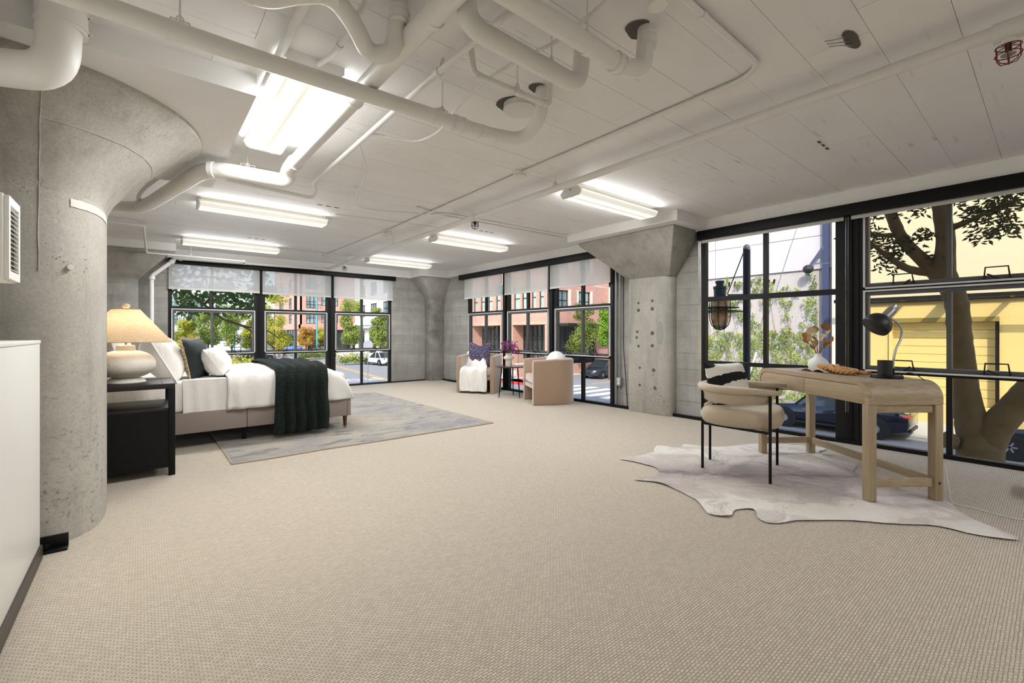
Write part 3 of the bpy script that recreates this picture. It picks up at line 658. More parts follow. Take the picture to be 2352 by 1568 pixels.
# ceiling openings
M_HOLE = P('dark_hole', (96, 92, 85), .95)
def hole(label, x, y, rx, ry):
    t = thing('ceiling_opening', label, 'opening', (x, y, ZC))
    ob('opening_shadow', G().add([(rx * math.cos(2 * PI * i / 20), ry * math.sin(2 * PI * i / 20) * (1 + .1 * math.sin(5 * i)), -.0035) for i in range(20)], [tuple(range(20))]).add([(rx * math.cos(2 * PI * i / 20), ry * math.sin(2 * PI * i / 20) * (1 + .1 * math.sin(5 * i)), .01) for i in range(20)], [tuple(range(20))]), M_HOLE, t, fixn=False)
    return t
hole('dark cored hole around the rightmost upturned elbow', 1.785, 1.235, .075, .06)
hole('dark cored hole beside the round duct cap', 1.765, 1.90, .065, .05)
hole('dark rim of the hole around the duct cap', 1.775, 2.14, .11, .10)
hole('small dark hole behind the ribbed drain pipe', 1.66, 1.70, .03, .03)
hs = hole('broken hole with bare rods in the ceiling at right', 2.63, .63, .10, .028)
for k in range(3): ob('bare_rod', G().tube([(.06 - k * .05, .01, .0), (-.05 - k * .04, .03 + .01 * k, -.035), (-.11 - k * .03, .06, -.05)], .0025, 5), M_GALV, hs)
dc = thing('duct_cap', 'round white capped duct stub hanging from the ceiling', 'duct', (1.80, 2.11, ZC))
ob('collar', G().cyl((0, 0, -.032), (0, 0, 0), .10, n=28), M_PIPE, dc, smooth=True); ob('cap_plate', G().cyl((0, 0, -.038), (0, 0, -.031), .103, n=28), M_WHITE, dc, smooth=True)
pst = thing('pipe_stub', 'short capped white stub at the top edge', 'pipe', (1.60, 1.02, ZC)); ob('stub', G().cyl((0, 0, -.09), (0, 0, 0), .033, n=18), M_PIPE, pst, smooth=True); ob('rim', G().cyl((0, 0, -.10), (0, 0, -.07), .038, n=18), M_PIPE, pst, smooth=True)
# caged sprinkler heads
def sprinkler(label, x, y, z, cage, red=False):
    t = thing('caged_sprinkler', label, 'sprinkler', (x, y, z)); s = 1.0
    ob('fitting', G().cyl((0, 0, -.005), (0, 0, .06), .02, n=12), M_PIPE, t, smooth=True)
    g = G().cyl((0, 0, -.04), (0, 0, 0), .011, n=10); ob('head', g, M_BRONZE, t)
    ob('deflector', G().cyl((0, 0, -.052), (0, 0, -.048), .024, n=14), M_STEEL, t)
    ob('yoke', G().tube([(-.013, 0, -.008), (-.017, 0, -.03), (0, 0, -.05), (.017, 0, -.03), (.013, 0, -.008)], .003, 5), M_BRONZE, t)
    for k in range(6):
        a = PI * k / 3; ca, sa = math.cos(a), math.sin(a)
        ob('cage_wire', G().tube([(.014 * ca, .014 * sa, -.012), (.04 * ca, .04 * sa, -.016), (.041 * ca, .041 * sa, -.06), (.028 * ca, .028 * sa, -.082), (0, 0, -.09)], .0022, 5), cage, t)
    for zz, r in ((-.016, .04), (-.05, .0415)):
        ob('cage_ring', G().tube([(r * math.cos(2 * PI * i / 18), r * math.sin(2 * PI * i / 18), zz) for i in range(18)], .0022, 5, closed=True), cage, t)
M_RED = P('red_cage_wire', (120, 14, 20), .45)
sprinkler('black caged sprinkler head above mid room', 2.86, 4.12, 2.345, M_BRONZE)
sprinkler('black caged sprinkler head near the bedroom windows', 2.86, 8.28, 2.325, M_BRONZE)
sprinkler('red caged sprinkler head at the top right corner', 2.87, .135, 2.345, M_RED)
# plugs and scars
for (x, y, l) in [(3.95, 1.12, 'three small dark slots in the ceiling at right'), (1.6, 5.15, 'small dark slots beside the bed light'), (1.32, 7.6, 'small dark slots between the two bed lights'), (3.7, 5.05, 'small dark slots beside the mid-room light')]:
    t = thing('insert_slot', l, 'slot', (x, y, ZC - .002))
    for k in (-1, 0, 1): ob('slot', G().box(k * .09 - .025, k * .09 + .025, -.008, .008, -.001, .004), M_HOLE, t)
# wall outlets and conduits
def outlet(label, p, facex=True, drop=True, up=False):
    t = thing('wall_outlet', label, 'outlet', p)
    ob('box', G().box(-.05, 0, -.035, .035, -.06, .06), M_GALV, t, bev=.004); ob('cover_plate', G().box(-.056, -.05, -.034, .034, -.058, .058), P('plate_grey', (168, 168, 166), .4), t, bev=.002)
    for s in (-1, 1): ob('receptacle', G().cyl((-.06, 0, s * .025), (-.055, 0, s * .025), .016, n=14), P('plate_white', (226, 224, 218), .4), t)
    if drop: ob('conduit', G().tube([(-.025, 0, -.06), (-.025, 0, -p[2] + .0)], .011, 8), M_GALV, t)
    return t
outlet('grey double outlet with conduit left of the pier column', (5.495, 4.13, .385))
outlet('grey double outlet low on the wall beside the cushioned armchair', (5.495, 8.52, .50))
pipe('tall grey conduit down the wall beside the pier', [(5.478, 4.20, 0), (5.478, 4.20, 2.36)], .016, mat=M_GALV, name='conduit', cat='conduit')
pipe('thin grey conduit down to the double outlet', [(5.478, 4.13, .44), (5.478, 4.13, 2.36)], .012, mat=M_GALV, name='conduit', cat='conduit')
pipe('black cable hanging down the wall beside the pier', [(5.49, 4.08, 2.3), (5.485, 4.075, .9), (5.48, 4.02, .35), (5.48, 4.00, .02)], .005, .1, mat=M_BLACK, name='cable', cat='cable')
# ================================================================ furniture
def obw(name, g, mat, root, **k):
    """world-space geometry parented under a thing; a part of a part goes in the part's own space"""
    chain = []; p = root
    while p: chain.append(p); p = p.parent
    m = Matrix.Identity(4)
    for q in reversed(chain): m = m @ (Matrix.Translation(q.location) @ q.rotation_euler.to_matrix().to_4x4())
    g.xf(m.inverted()); return ob(name, g, mat, root, **k)
def nz(p, s=1.0): return noise.noise(Vector(p) * s)

# ---- bed
M_TAUPE = fabric('taupe_upholstery', (150, 137, 129), 500, .2, .06); M_SHEET = fabric('white_cotton', (238, 236, 232), 60, .12, .02, .9, .2, crease=.28)
bed = thing('bed', 'taupe upholstered platform bed on short wooden legs', 'bed', (.8, 6.0, 0))
obw('headboard', G().box(-.42, -.34, 5.18, 6.82, .05, 1.03), M_TAUPE, bed, bev=.02)
obw('side_rail', G().box(-.34, .823, 5.22, 5.26, .15, .348), M_TAUPE, bed, bev=.008)
obw('side_rail', G().box(.827, 1.834, 5.22, 5.26, .15, .348), M_TAUPE, bed, bev=.008)
obw('side_rail', G().box(-.34, 1.834, 6.74, 6.78, .15, .348), M_TAUPE, bed, bev=.008)
obw('foot_rail', G().box(1.835, 1.878, 5.22, 6.78, .15, .348), M_TAUPE, bed, bev=.008)
obw('slat_deck', G().box(-.34, 1.83, 5.265, 6.735, .27, .335), M_BLACK, bed)
M_WALN = wood('dark_walnut', (62, 38, 26), (84, 54, 38), 'z'); M_BRASS = P('brass', (176, 146, 92), .3, .9)
for (lx, ly) in [(1.82, 5.255), (1.82, 6.74), (-.3, 5.255), (-.3, 6.74)]:
    lg = obw('leg', G().cyl((lx, ly, .155), (lx, ly, .03), .026, .017, 14), M_WALN, bed, smooth=True)
    obw('brass_tip', G().cyl((lx, ly, .035), (lx, ly, .010), .0175, .015, 14), M_BRASS, bed, smooth=True)
for (lx, ly) in [(.82, 5.36), (.82, 6.0), (.82, 6.64)]: obw('centre_leg', G().box(lx - .018, lx + .018, ly - .018, ly + .018, .010, .28), M_BLACK, bed)
matt = ob('mattress', G().box(-1.06, 1.06, -.75, .75, 0, .315), M_SHEET, None, bev=.05, seg=4, loc=(.77, 6.0, .336)); tag(matt, 'white sheeted mattress on the platform bed', 'mattress')

def bedpath(off=0.0, hem=.345, n=64):
    """bed cross-section (y, z) from the near hem over the top to the far hem"""
    pts = [(5.185 - off, hem), (5.175 - off, .50), (5.18 - off, .60), (5.215 - off * .7, .675 + off * .6), (5.29, .708 + off), (5.6, .722 + off), (6.0, .728 + off), (6.4, .722 + off), (6.71, .708 + off), (6.79 + off * .7, .675 + off * .6), (6.82 + off, .60), (6.825 + off, .50), (6.815 + off, hem)]
    sp = spline([(a, b, 0) for a, b in pts], 6); L = [0]
    for a, b in zip(sp, sp[1:]): L.append(L[-1] + (b - a).length)
    out = []; j = 0
    for i in range(n):
        d = L[-1] * i / (n - 1)
        while j < len(L) - 2 and L[j + 1] < d: j += 1
        t = (d - L[j]) / max(1e-9, L[j + 1] - L[j]); p = sp[j].lerp(sp[j + 1], t); out.append((p.x, p.y))
    return out
def kx(x): return math.sqrt(max(.0, 1 - max(0, (x - 1.56) / .335) ** 2)) if x > 1.56 else 1.0
path = bedpath()
def duv(u, v):
    x = .655 + u * (1.893 - .655); y, z = path[int(round(v * 63))]; k = kx(x); edge = min(1, u / .06)
    z2 = .345 + (z - .345) * k * (.93 + .07 * edge)
    side = 1 if z < .66 else 0
    w = .014 * nz((x * 3, y * 3, z * 3)) + .010 * nz((x * 9 + 5, y * 5, z * 4)) + (.011 * math.sin(x * 34 + 3 * nz((x * 4, z * 3, 1))) * (1 if side else .2))
    yc = 6.0; y2 = yc + (y - yc) * (.985 + .015 * k)
    if side: y2 += w * (-1 if y < 6 else 1) * min(1, (.66 - z) / .1 + .3)
    else: z2 += w * k
    return (x, y2, max(z2, .336))
du = ob('duvet', G().grid(duv, 60, 64), M_SHEET, None, smooth=True, angle=180, fixn=False); tag(du, 'puffy white duvet over the lower bed', 'duvet')
sm_ = du.modifiers.new('thick', 'SOLIDIFY'); sm_.thickness = .02; sm_.offset = -1
# hanging flat sheet between pillows and duvet
def sht(u, v):
    x = .30 + u * .40; z = .34 + v * .315
    return (x, 5.238 - .006 - .008 * nz((x * 14, z * 2, 4)) - .004 * math.sin(x * 60 + z * 4), z)
sh = ob('flat_sheet', G().grid(sht, 40, 14).grid(lambda u, v: (.30 + u * .40, 5.235 + v * .45, .652 + .003 + .002 * nz((u * 6, v * 6, 1))), 20, 10), M_SHEET, None, smooth=True, angle=180); tag(sh, 'white flat sheet hanging down the bed side', 'sheet')
# knitted throw
def knit_mat():
    n = NT('dark_green_knit'); tc = n.new('TexCoord'); sp = n.new('SeparateXYZ'); n.set(sp, 0, tc.outputs['UV'])
    w = n.math('FRACT', n.math('MULTIPLY', sp.outputs[0], 62)); tri = n.math('ABSOLUTE', n.math('SUBTRACT', w, .5))
    row = n.math('FRACT', n.math('ADD', n.math('MULTIPLY', sp.outputs[1], 84), n.math('MULTIPLY', tri, 1.2)))
    a = n.math('SINE', n.math('MULTIPLY', row, PI)); b = n.math('SINE', n.math('MULTIPLY', n.math('FRACT', n.math('MULTIPLY', sp.outputs[0], 124)), PI)); hgt = n.math('MULTIPLY', a, b)
    col = n.mix(n.ramp(hgt, .15, .85), lin((5, 13, 11)), lin((28, 60, 50))); n.bump(hgt, 1.0, .02); return n.fin(col, .95)
M_KNIT = knit_mat(); tp = bedpath(.022, .05, 70)
def thr(u, v):
    y, z = tp[int(round(v * 69))]; f = v
    x0 = 1.06 + .07 * min(1, f * 1.2); x1 = 1.60 + .36 * max(0, min(1, (f - .22) / .6)); x = x0 + (x1 - x0) * u
    hang = max(0, (.62 - z) / .55); fold = math.sin(u * 30 + 1.5 * nz((u * 3, z * 2, 7)))
    k = kx(min(x, 1.86)); z2 = z if (z < .60 and y < 6) else .33 + (z - .33) * k
    amp = .010 + .032 * hang
    x += .02 * hang * nz((u * 5, z * 3, 2)) + hang * .012 * math.sin(z * 9)
    if z < .66: y = y + (-1 if y < 6 else 1) * (amp * (fold + .6))
    else: z2 += .010 + .012 * fold
    if z < .12: z2 += .012 * fold
    return (x, y, max(.022, z2))
th = ob('knitted_throw', G().grid(thr, 90, 70), M_KNIT, None, smooth=True, angle=180, fixn=False); tag(th, 'dark green chunky knitted throw draped over the bed', 'throw')
uvl = th.data.uv_layers.new(name='UVMap')
for lp in th.data.loops:
    i = lp.vertex_index; uvl.data[lp.index].uv = ((i // 70) / 89 * .62, (i % 70) / 69 * 2.9 * .5)
s_ = th.modifiers.new('thick', 'SOLIDIFY'); s_.thickness = .014; s_.offset = 1

def pillow_g(w, hgt, t, n=22, wr=.010, seed=0, half=0, dent=.07):
    g = G()
    def side(sgn):
        def f(u, v):
            a, b = 2 * u - 1, 2 * v - 1
            th_ = t / 2 * max(0, (1 - abs(a) ** 2.6) * (1 - abs(b) ** 2.6)) ** .55
            x = w / 2 * a * (1 - dent * (1 - b * b)); z = hgt / 2 * b * (1 - dent * (1 - a * a))
            q = wr * (nz((a * 2.2 + seed, b * 2.2, sgn)) + .5 * nz((a * 6, b * 6 + seed, sgn)))
            return (x, sgn * (th_ + q * min(1, th_ / (t * .25))), z)
        return f
    for sgn in (-1, 1):
        if half and sgn != half: continue
        g.grid(side(sgn), n, n)
    return g
def place(loc, rx=0, ry=0, rz=0): return Matrix.Translation(loc) @ Matrix.Rotation(R(rz), 4, 'Z') @ Matrix.Rotation(R(ry), 4, 'Y') @ Matrix.Rotation(R(rx), 4, 'X')
def pillow(name, label, loc, w, hgt, t, rx, rz, mat, piping=None, **k):
    root = thing(name, label, 'pillow', loc, R(rz)); m = Matrix.Rotation(R(rx), 4, 'X')
    ob('cover', pillow_g(w, hgt, t, **k).xf(m), mat, root, smooth=True, angle=180)
    if piping:
        d = k.get('dent', .07); q = []
        for i in range(80):
            s = i / 20; e = int(s) % 4; a = (s - int(s)) * 2 - 1
            ab = [(a, -1), (1, a), (-a, 1), (-1, -a)][e]
            q.append(m @ Vector((w / 2 * ab[0] * (1 - d * (1 - ab[1] ** 2)), 0, hgt / 2 * ab[1] * (1 - d * (1 - ab[0] ** 2)))))
        ob('piped_edge', G().tube(q, .006, 6, closed=True), piping, root, smooth=True)
    return root
# pillows face the foot of the bed (+X): width along Y
pillow('bed_pillow', 'large white pillow against the headboard, partly behind the lamp', (-.17, 5.60, .875), .66, .50, .20, -14, 90, M_SHEET, seed=3)
pillow('bed_pillow', 'large white pillow with piped edge leaning beside the lamp', (.165, 5.58, .865), .66, .52, .31, -27, 86, M_SHEET, P('white_piping', (244, 243, 240), .8), seed=9)
pillow('bed_pillow', 'white pillow behind the others at the window side', (-.16, 6.42, .875), .66, .50, .20, -14, 90, M_SHEET, seed=5)
gp = thing('velvet_cushion', 'dark green velvet cushion with gold back and fringed edge', 'cushion', (.425, 5.60, .840), R(68)); mg = Matrix.Rotation(R(-12), 4, 'X')
ob('front_cover', pillow_g(.50, .42, .20, seed=2, half=-1).xf(mg), NT('green_velvet').fin(lin((12, 28, 30)), .7), gp, smooth=True, angle=180, fixn=False)
ob('back_cover', pillow_g(.50, .42, .16, seed=6, half=1).xf(mg), fabric('gold_cotton', (214, 190, 138), 80, .4), gp, smooth=True, angle=180, fixn=False)
fg = G()
for e in range(4):
    for i in range(60):
        a = i / 30 - 1; ab = [(a, -1), (1, a), (-a, 1), (-1, -a)][e]; p = Vector((.25 * ab[0] * (1 - .07 * (1 - ab[1] ** 2)), 0, .21 * ab[1] * (1 - .07 * (1 - ab[0] ** 2))))
        d = Vector((ab[0] if abs(ab[0]) > .99 else .3 * rnd.uniform(-1, 1), rnd.uniform(-.5, .5), ab[1] if abs(ab[1]) > .99 else .3 * rnd.uniform(-1, 1))).normalized()
        fg.tube([p, p + d * .022, p + d * .038 + Vector((0, rnd.uniform(-.01, .01), -.006))], [.004, .003, .0015], 4)
fo = ob('fringe', fg.xf(mg), fabric('tan_fringe', (206, 182, 138), 200, .2), gp); fo['kind'] = 'stuff'
pillow('bed_pillow', 'plump small white pillow in front of the green cushion', (.60, 5.60, .805), .44, .32, .25, -34, 78, M_SHEET, seed=14, dent=.05)

# ---- nightstand and lamp
M_ESP = P('black_lacquer', (7, 7, 8), .55, var=.15, Specular_IOR_Level=.25)
ns = thing('nightstand', 'black nightstand with an open shelf gap beside the bed', 'nightstand', (-.1, 4.68, 0))
x0, x1, y0, y1 = -.43, .203, 4.37, 4.98
obw('top', G().box(x0, x1, y0, y1, .672, .712), P('dark_brown_top', (30, 27, 26), .4, var=.2, Specular_IOR_Level=.35), ns, bev=.003)
obw('seam_batten', G().box(.125, .128, y0 + .002, y1 - .002, .7115, .7135), M_ESP, ns)
for (a, b) in ((x0, y0), (x1 - .042, y0), (x0, y1 - .042), (x1 - .042, y1 - .042)): obw('leg', G().box(a, a + .042, b, b + .042, 0, .672), M_ESP, ns, bev=.003)
obw('shelf', G().box(x0 + .042, x1 - .01, y0 + .008, y1 - .01, .50, .525), P('dark_brown_top', (44, 40, 38)), ns, bev=.002)
obw('side_panel', G().box(x0 + .042, x1 - .042, y0 + .006, y0 + .022, .065, .50), M_ESP, ns); obw('side_panel', G().box(x0 + .042, x1 - .042, y1 - .022, y1 - .006, .065, .50), M_ESP, ns)
obw('drawer_front', G().box(x1 - .02, x1 - .002, y0 + .045, y1 - .045, .07, .495), M_ESP, ns, bev=.002); obw('bottom_panel', G().box(x0 + .02, x1 - .02, y0 + .02, y1 - .02, .065, .08), M_ESP, ns)
LX, LY = -.095, 4.66
tl = thing('table_lamp', 'round textured cream table lamp with wide linen shade, lit', 'lamp', (LX, LY, .714))
def plaster_mat():
    n = NT('textured_plaster_glaze'); f = n.noise(38, 5, .7); n.bump(f, .8, .008)
    return n.fin(n.mix(f, lin((226, 220, 210)), lin((242, 238, 230))), .8)
M_PLAST = plaster_mat()
ob('foot', G().lathe([(0, 0), (.124, 0), (.124, .008), (.10, .034), (.08, .036), (0, .036)], 40), M_PLAST, tl, smooth=True)
prof = [(.08, .03)] + [(.187 * math.cos(a) ** .8, .143 + .112 * math.sin(a)) for a in [R(-72 + 144 * i / 16) for i in range(17)]] + [(.066, .250)]
ob('body', G().lathe(prof, 56), M_PLAST, tl, smooth=True)
ob('neck', G().lathe([(.066, .24), (.060, .262), (.058, .285), (.053, .292), (0, .294)], 32), M_PLAST, tl, smooth=True)
ob('stem', G().cyl((0, 0, .29), (0, 0, .60), .007, n=10), M_BRASS, tl, smooth=True)
def linen_mat():
    n = NT('linen_lampshade'); a = n.noise(1, 3, .6, n.scale((300, 300, 26))); b = n.noise(1, 3, .6, n.scale((30, 30, 420)))
    col = n.mix(n.ramp(n.math('ADD', n.math('MULTIPLY', a, .5), n.math('MULTIPLY', b, .5)), .38, .62), lin((190, 166, 132)), lin((226, 206, 176)))
    n.fin(col, .9); t = n.new('BsdfTranslucent'); n.t.links.new(col, t.inputs[0]); mx = n.new('MixShader'); mx.inputs[0].default_value = .42
    n.t.links.new(n.b.outputs[0], mx.inputs[1]); n.t.links.new(t.outputs[0], mx.inputs[2]); n.t.links.new(mx.outputs[0], n.out.inputs[0]); return n.m
M_LINEN = linen_mat()
so_ = ob('shade', G().grid(lambda u, v: ((.292 + (.088 - .292) * v) * math.cos(2 * PI * u), (.292 + (.088 - .292) * v) * math.sin(2 * PI * u), .318 + .255 * v), 64, 8, cu=True), M_LINEN, tl, smooth=True)
ob('shade_rim', G().tube([(.292 * math.cos(2 * PI * i / 64), .292 * math.sin(2 * PI * i / 64), .318) for i in range(64)], .004, 6, closed=True), fabric('linen_trim', (214, 190, 150), 300), tl, smooth=True)
ob('shade_rim', G().tube([(.088 * math.cos(2 * PI * i / 40), .088 * math.sin(2 * PI * i / 40), .573) for i in range(40)], .004, 6, closed=True), fabric('linen_trim2', (214, 190, 150), 300), tl, smooth=True)
ob('spider', G().tube([(-.088, 0, .57), (.088, 0, .57)], .003, 5).tube([(0, -.088, .57), (0, .088, .57)], .003, 5), M_BRASS, tl)
ob('finial', G().ell((0, 0, .60), (.027, .027, .02)), P('wood_finial', (226, 200, 158), .4), tl, smooth=True)
ob('bulb', G().ell((0, 0, .43), (.03, .03, .042)).cyl((0, 0, .35), (0, 0, .40), .014, n=10), emit('warm_bulb', (1.0, .88, .70), 55), tl, smooth=True)
obw('lamp_cord', G().tube(spline([(LX - .12, LY - .03, .718), (LX - .24, LY - .02, .720), (LX - .36, LY + .1, .718)], 6), .003, 6), M_WHITE, tl)

# ---- area rug
def rug_mat():
    n = NT('distressed_rug'); a = n.noise(1, 8, .68, n.scale((2.2, 9, 1)), .8); b = n.noise(1.7, 5); c = n.noise(1, 6, .7, n.scale((5, 34, 1)))
    col = n.mix(n.ramp(b, .38, .62), lin((158, 149, 134)), lin((118, 118, 124)))
    col = n.mix(n.ramp(a, .45, .62), col, lin((172, 164, 152))); col = n.mix(n.math('MULTIPLY', n.ramp(a, .56, .40), .8), col, lin((84, 86, 96)))
    col = n.mix(n.math('MULTIPLY', n.ramp(c, .58, .68), .6), col, lin((96, 98, 108))); col = n.mix(n.math('MULTIPLY', n.ramp(n.noise(.8, 3), .5, .7), .45), col, lin((190, 172, 138)))
    n.bump(n.noise(300, 3), .3, .004); return n.fin(col, .95, Sheen_Weight=.2)
def rugf(u, v):
    x = .585 + 2.735 * u + .012 * nz((v * 4, 3, u)); y = 4.39 + 3.66 * v + .014 * nz((u * 5, v * 2, 9)); return (x, y, .0095 + .002 * nz((u * 9, v * 9, 1)))
rg = thing('area_rug', 'distressed grey and beige area rug under the bed', 'rug', (1.95, 6.2, 0))
gg = G().grid(rugf, 40, 44)
obw('pile', gg, rug_mat(), rg, smooth=True, fixn=False)
bt = [rugf(i / 39, 0) for i in range(40)] + [rugf(1, i / 43) for i in range(1, 44)] + [rugf(1 - i / 39, 1) for i in range(1, 40)] + [rugf(0, 1 - i / 43) for i in range(1, 43)]
obw('bound_edge', G().tube([(p[0], p[1], .006) for p in bt], .006, 6, closed=True), fabric('rug_binding', (178, 160, 130), 200), rg, smooth=True)

# ---- barrel armchairs
M_VELV = fabric('mocha_velvet', (168, 140, 116), 40, .1, .05, .8, .9); M_SEAT = fabric('blush_velvet', (190, 168, 150), 40, .1, .05, .8, .9)
def armchair(label, c, ang):
    root = thing('barrel_armchair', label, 'armchair', (c[0], c[1], 0), ang, 'barrel armchairs')
    # local: front towards -Y, width in X
    w, th_, fy, h_ = .37, .085, -.37, .70
    def ring(r, fy_):
        p = [(-r, fy_), (-r, 0)] + [(-r * math.cos(PI * i / 18), r * math.sin(PI * i / 18)) for i in range(1, 18)] + [(r, 0), (r, fy_)]
        return p
    o_, i_ = ring(w, fy), ring(w - th_, fy + 0.0)
    N = len(o_); zs = [(0, .99), (.012, 1.0), (h_ - .03, 1.0), (h_ - .006, .985)]; g = G(); rings = []
    for z, k in zs: rings.append([(x * k if z > 0 else x * .99, y if abs(y - fy) < 1e-6 else y * k, z - .02 * (y < -.3) * (z > .5)) for x, y in o_])
    for z in (h_, h_ - .03): rings.append([((a[0] * .75 + b[0] * .25) if z == h_ else b[0], (a[1] * .75 + b[1] * .25) if z == h_ else b[1], z - .02 * (a[1] < -.3)) for a, b in zip(o_, i_)])
    rings.insert(4, [((a[0] * .5 + b[0] * .5), (a[1] * .5 + b[1] * .5), h_ + .004 - .02 * (a[1] < -.3)) for a, b in zip(o_, i_)]); rings[5] = [((a[0] * .2 + b[0] * .8), (a[1] * .2 + b[1] * .8), h_ - .004 - .02 * (a[1] < -.3)) for a, b in zip(o_, i_)]
    rings.append([(b[0], b[1], 0) for b in i_]); K = len(rings); vs = [p for r_ in rings for p in r_]; fs = []
    for j in range(K - 1):
        for i in range(N - 1): fs.append((j * N + i, j * N + i + 1, (j + 1) * N + i + 1, (j + 1) * N + i))
    fs.append(tuple(j * N for j in range(K))); fs.append(tuple(j * N + N - 1 for j in reversed(range(K))))
    for i in range(N - 1): fs.append((i, (K - 1) * N + i, (K - 1) * N + i + 1, i + 1))
    ob('barrel_shell', g.add(vs, fs), M_VELV, root, smooth=True, bev=.012, angle=60)
    r2 = w - th_ - .004
    sp = [(-r2, fy + .015), (r2, fy + .015)] + [(r2 * math.cos(PI * i / 16), r2 * math.sin(PI * i / 16) * .95) for i in range(17)]
    ob('seat_cushion', G().ext(sp, .31, .445), M_SEAT, root, bev=.035, seg=4)
    ob('seat_base', G().ext(sp, .24, .308), M_VELV, root, bev=.006)
    return root
A1 = Vector((5.02, 7.00)); A2 = Vector((5.09, 5.205))
armchair('mocha barrel armchair holding patterned cushion and fur throw', A1, math.atan2(-.568, -.823) + PI / 2)
armchair('mocha barrel armchair seen from behind with round white cushion', A2, math.atan2(.482, -.876) + PI / 2)
# cushion, throw and boule
def floral_mat():
    n = NT('navy_floral_print'); v = n.voro(42); v2 = n.voro(95); col = n.mix(n.noise(2.5, 3), lin((58, 62, 104)), lin((74, 58, 74)))
    col = n.mix(n.ramp(v.outputs['Distance'], .22, .34, (1, 1, 1), (0, 0, 0)), col, lin((176, 176, 196))); col = n.mix(n.ramp(v2.outputs['Distance'], .2, .3, (1, 1, 1), (0, 0, 0)), col, lin((112, 66, 66)))
    n.bump(n.noise(300, 2), .2, .003); return n.fin(col, .9)
f1 = Vector((-.823, -.568)); r1 = Vector((.568, -.823)); a1deg = math.degrees(math.atan2(-.568, -.823)) + 90
pc_ = A1 - f1 * .10 - r1 * .09
pillow('accent_cushion', 'navy floral cushion with chopped top on the left armchair', (pc_.x, pc_.y, .705), .46, .46, .16, -14, a1deg, floral_mat(), seed=21, dent=.05)
cv = bpy.data.objects[[o.name for o in bpy.data.objects if o.name.startswith('accent_cushion')][0]].children[0].data
for v_ in cv.vertices:
    if v_.co.z > 0: v_.co.z -= .075 * max(0, 1 - abs(v_.co.x) / .17) * (v_.co.z / .23)
M_FUR = fabric('white_faux_fur', (238, 234, 228), 45, .9, .06, 1.0, .6)
def furf(u, v):
    # over the left arm and back, across the seat, then down the front
    pts = FURP; t = v * (len(pts) - 1); i = min(int(t), len(pts) - 2); p = pts[i].lerp(pts[i + 1], t - i)
    wd = .10 + .155 * min(1, v * 2.0) - .04 * max(0, v - .7) + .015 * math.sin(v * 9); off = (u - .5) * 2 * wd
    fold = .018 * math.sin(u * 16 + 2 * nz((v * 3, u * 2, 3))) + .012 * nz((u * 9, v * 12, 5))
    ctr = .19 - .17 * min(1, max(0, (v - .12) * 2.2))
    x = ctr * -1 + off if False else -ctr * 1.0 + off
    return Vector((x, p.y - fold * (1 if v > .6 else .3), p.z + fold * (0 if v > .6 else .9)))
FURP = [Vector(p) for p in spline([(0, .30, .66), (0, .20, .735), (0, .06, .66), (0, -.02, .52), (0, -.16, .475), (0, -.32, .472), (0, -.40, .43), (0, -.42, .28), (0, -.42, .10), (0, -.42, .04)], 5)]
fr_ = ob('fur_throw', G().grid(furf, 40, 60), M_FUR, None, smooth=True, angle=180, fixn=False, loc=(A1.x, A1.y, 0), rot=(0, 0, R(a1deg))); tag(fr_, 'white faux fur throw spilling off the left armchair', 'throw')
s_ = fr_.modifiers.new('thick', 'SOLIDIFY'); s_.thickness = .02; s_.offset = 0
f2 = Vector((-.876, .482)); b2 = A2 - f2 * .10
bl = ob('round_cushion', G().ell((0, 0, 0), (.19, .17, .18), 28, 16), M_SHEET, None, smooth=True, angle=180, loc=(b2.x, b2.y, .63), rot=(R(-20), 0, R(60))); tag(bl, 'plump round white cushion on the right armchair', 'cushion')
for v_ in bl.data.vertices: v_.co += v_.co.normalized() * .012 * nz(v_.co * 9)
# side table, vase, flowers
stb = thing('side_table', 'small round dark side table between the armchairs', 'table', (4.90, 5.985, 0))
ob('table_top', G().lathe([(0, .518), (.255, .518), (.268, .524), (.27, .535), (.262, .54), (0, .54)], 48), P('dark_walnut_top', (66, 56, 52), .2, var=.2), stb, smooth=True, angle=30)
for k in range(3):
    a = R(158 + 120 * k); ca, sa = math.cos(a), math.sin(a)
    lg = ob('leg', G().cyl((.16 * ca, .16 * sa, .52), (.205 * ca, .205 * sa, .05), .011, .009, 10), M_ESP, stb, smooth=True)
    ob('leg_tip', G().cyl((.205 * ca, .205 * sa, .06), (.212 * ca, .212 * sa, 0), .010, .006, 10), M_BRONZE, stb, smooth=True)
vz = thing('flower_vase', 'pale ribbed cylinder vase with wide collar on side table', 'vase', (4.79, 5.90, .541))
ob('vase_body', G().lathe([(0, 0), (.055, 0), (.058, .01), (.058, .10), (.062, .115), (.085, .125), (.09, .145), (.085, .165), (.062, .175), (.055, .19), (.055, .215), (.06, .225), (.052, .225), (.048, .19), (0, .18)], 32), P('cream_ceramic', (214, 208, 198), .5), vz, smooth=True)
fl = thing('purple_flowers', 'bunch of purple and magenta dried flowers in the ribbed vase', 'flowers', (4.79, 5.90, .75))
petal = [P('magenta_petal', (142, 40, 110), .7, var=.3), P('plum_petal', (92, 40, 84), .7, var=.3), P('dusty_blue_petal', (96, 104, 150), .7)]
stems = G(); r_ = random.Random(3); heads = []
for k in range(26):
    a = r_.uniform(0, 2 * PI); sp_ = r_.uniform(.02, .15); zz = r_.uniform(.08, .26) - sp_ * .4; e = Vector((sp_ * math.cos(a), sp_ * math.sin(a), zz)); heads.append(e)
    stems.tube(spline([(0, 0, -.12), (e.x * .3, e.y * .3, e.z * .4), tuple(e)], 3), .0025, 5)
ob('stems', stems, P('stem_green', (82, 92, 58), .7), fl)['kind'] = 'stuff'
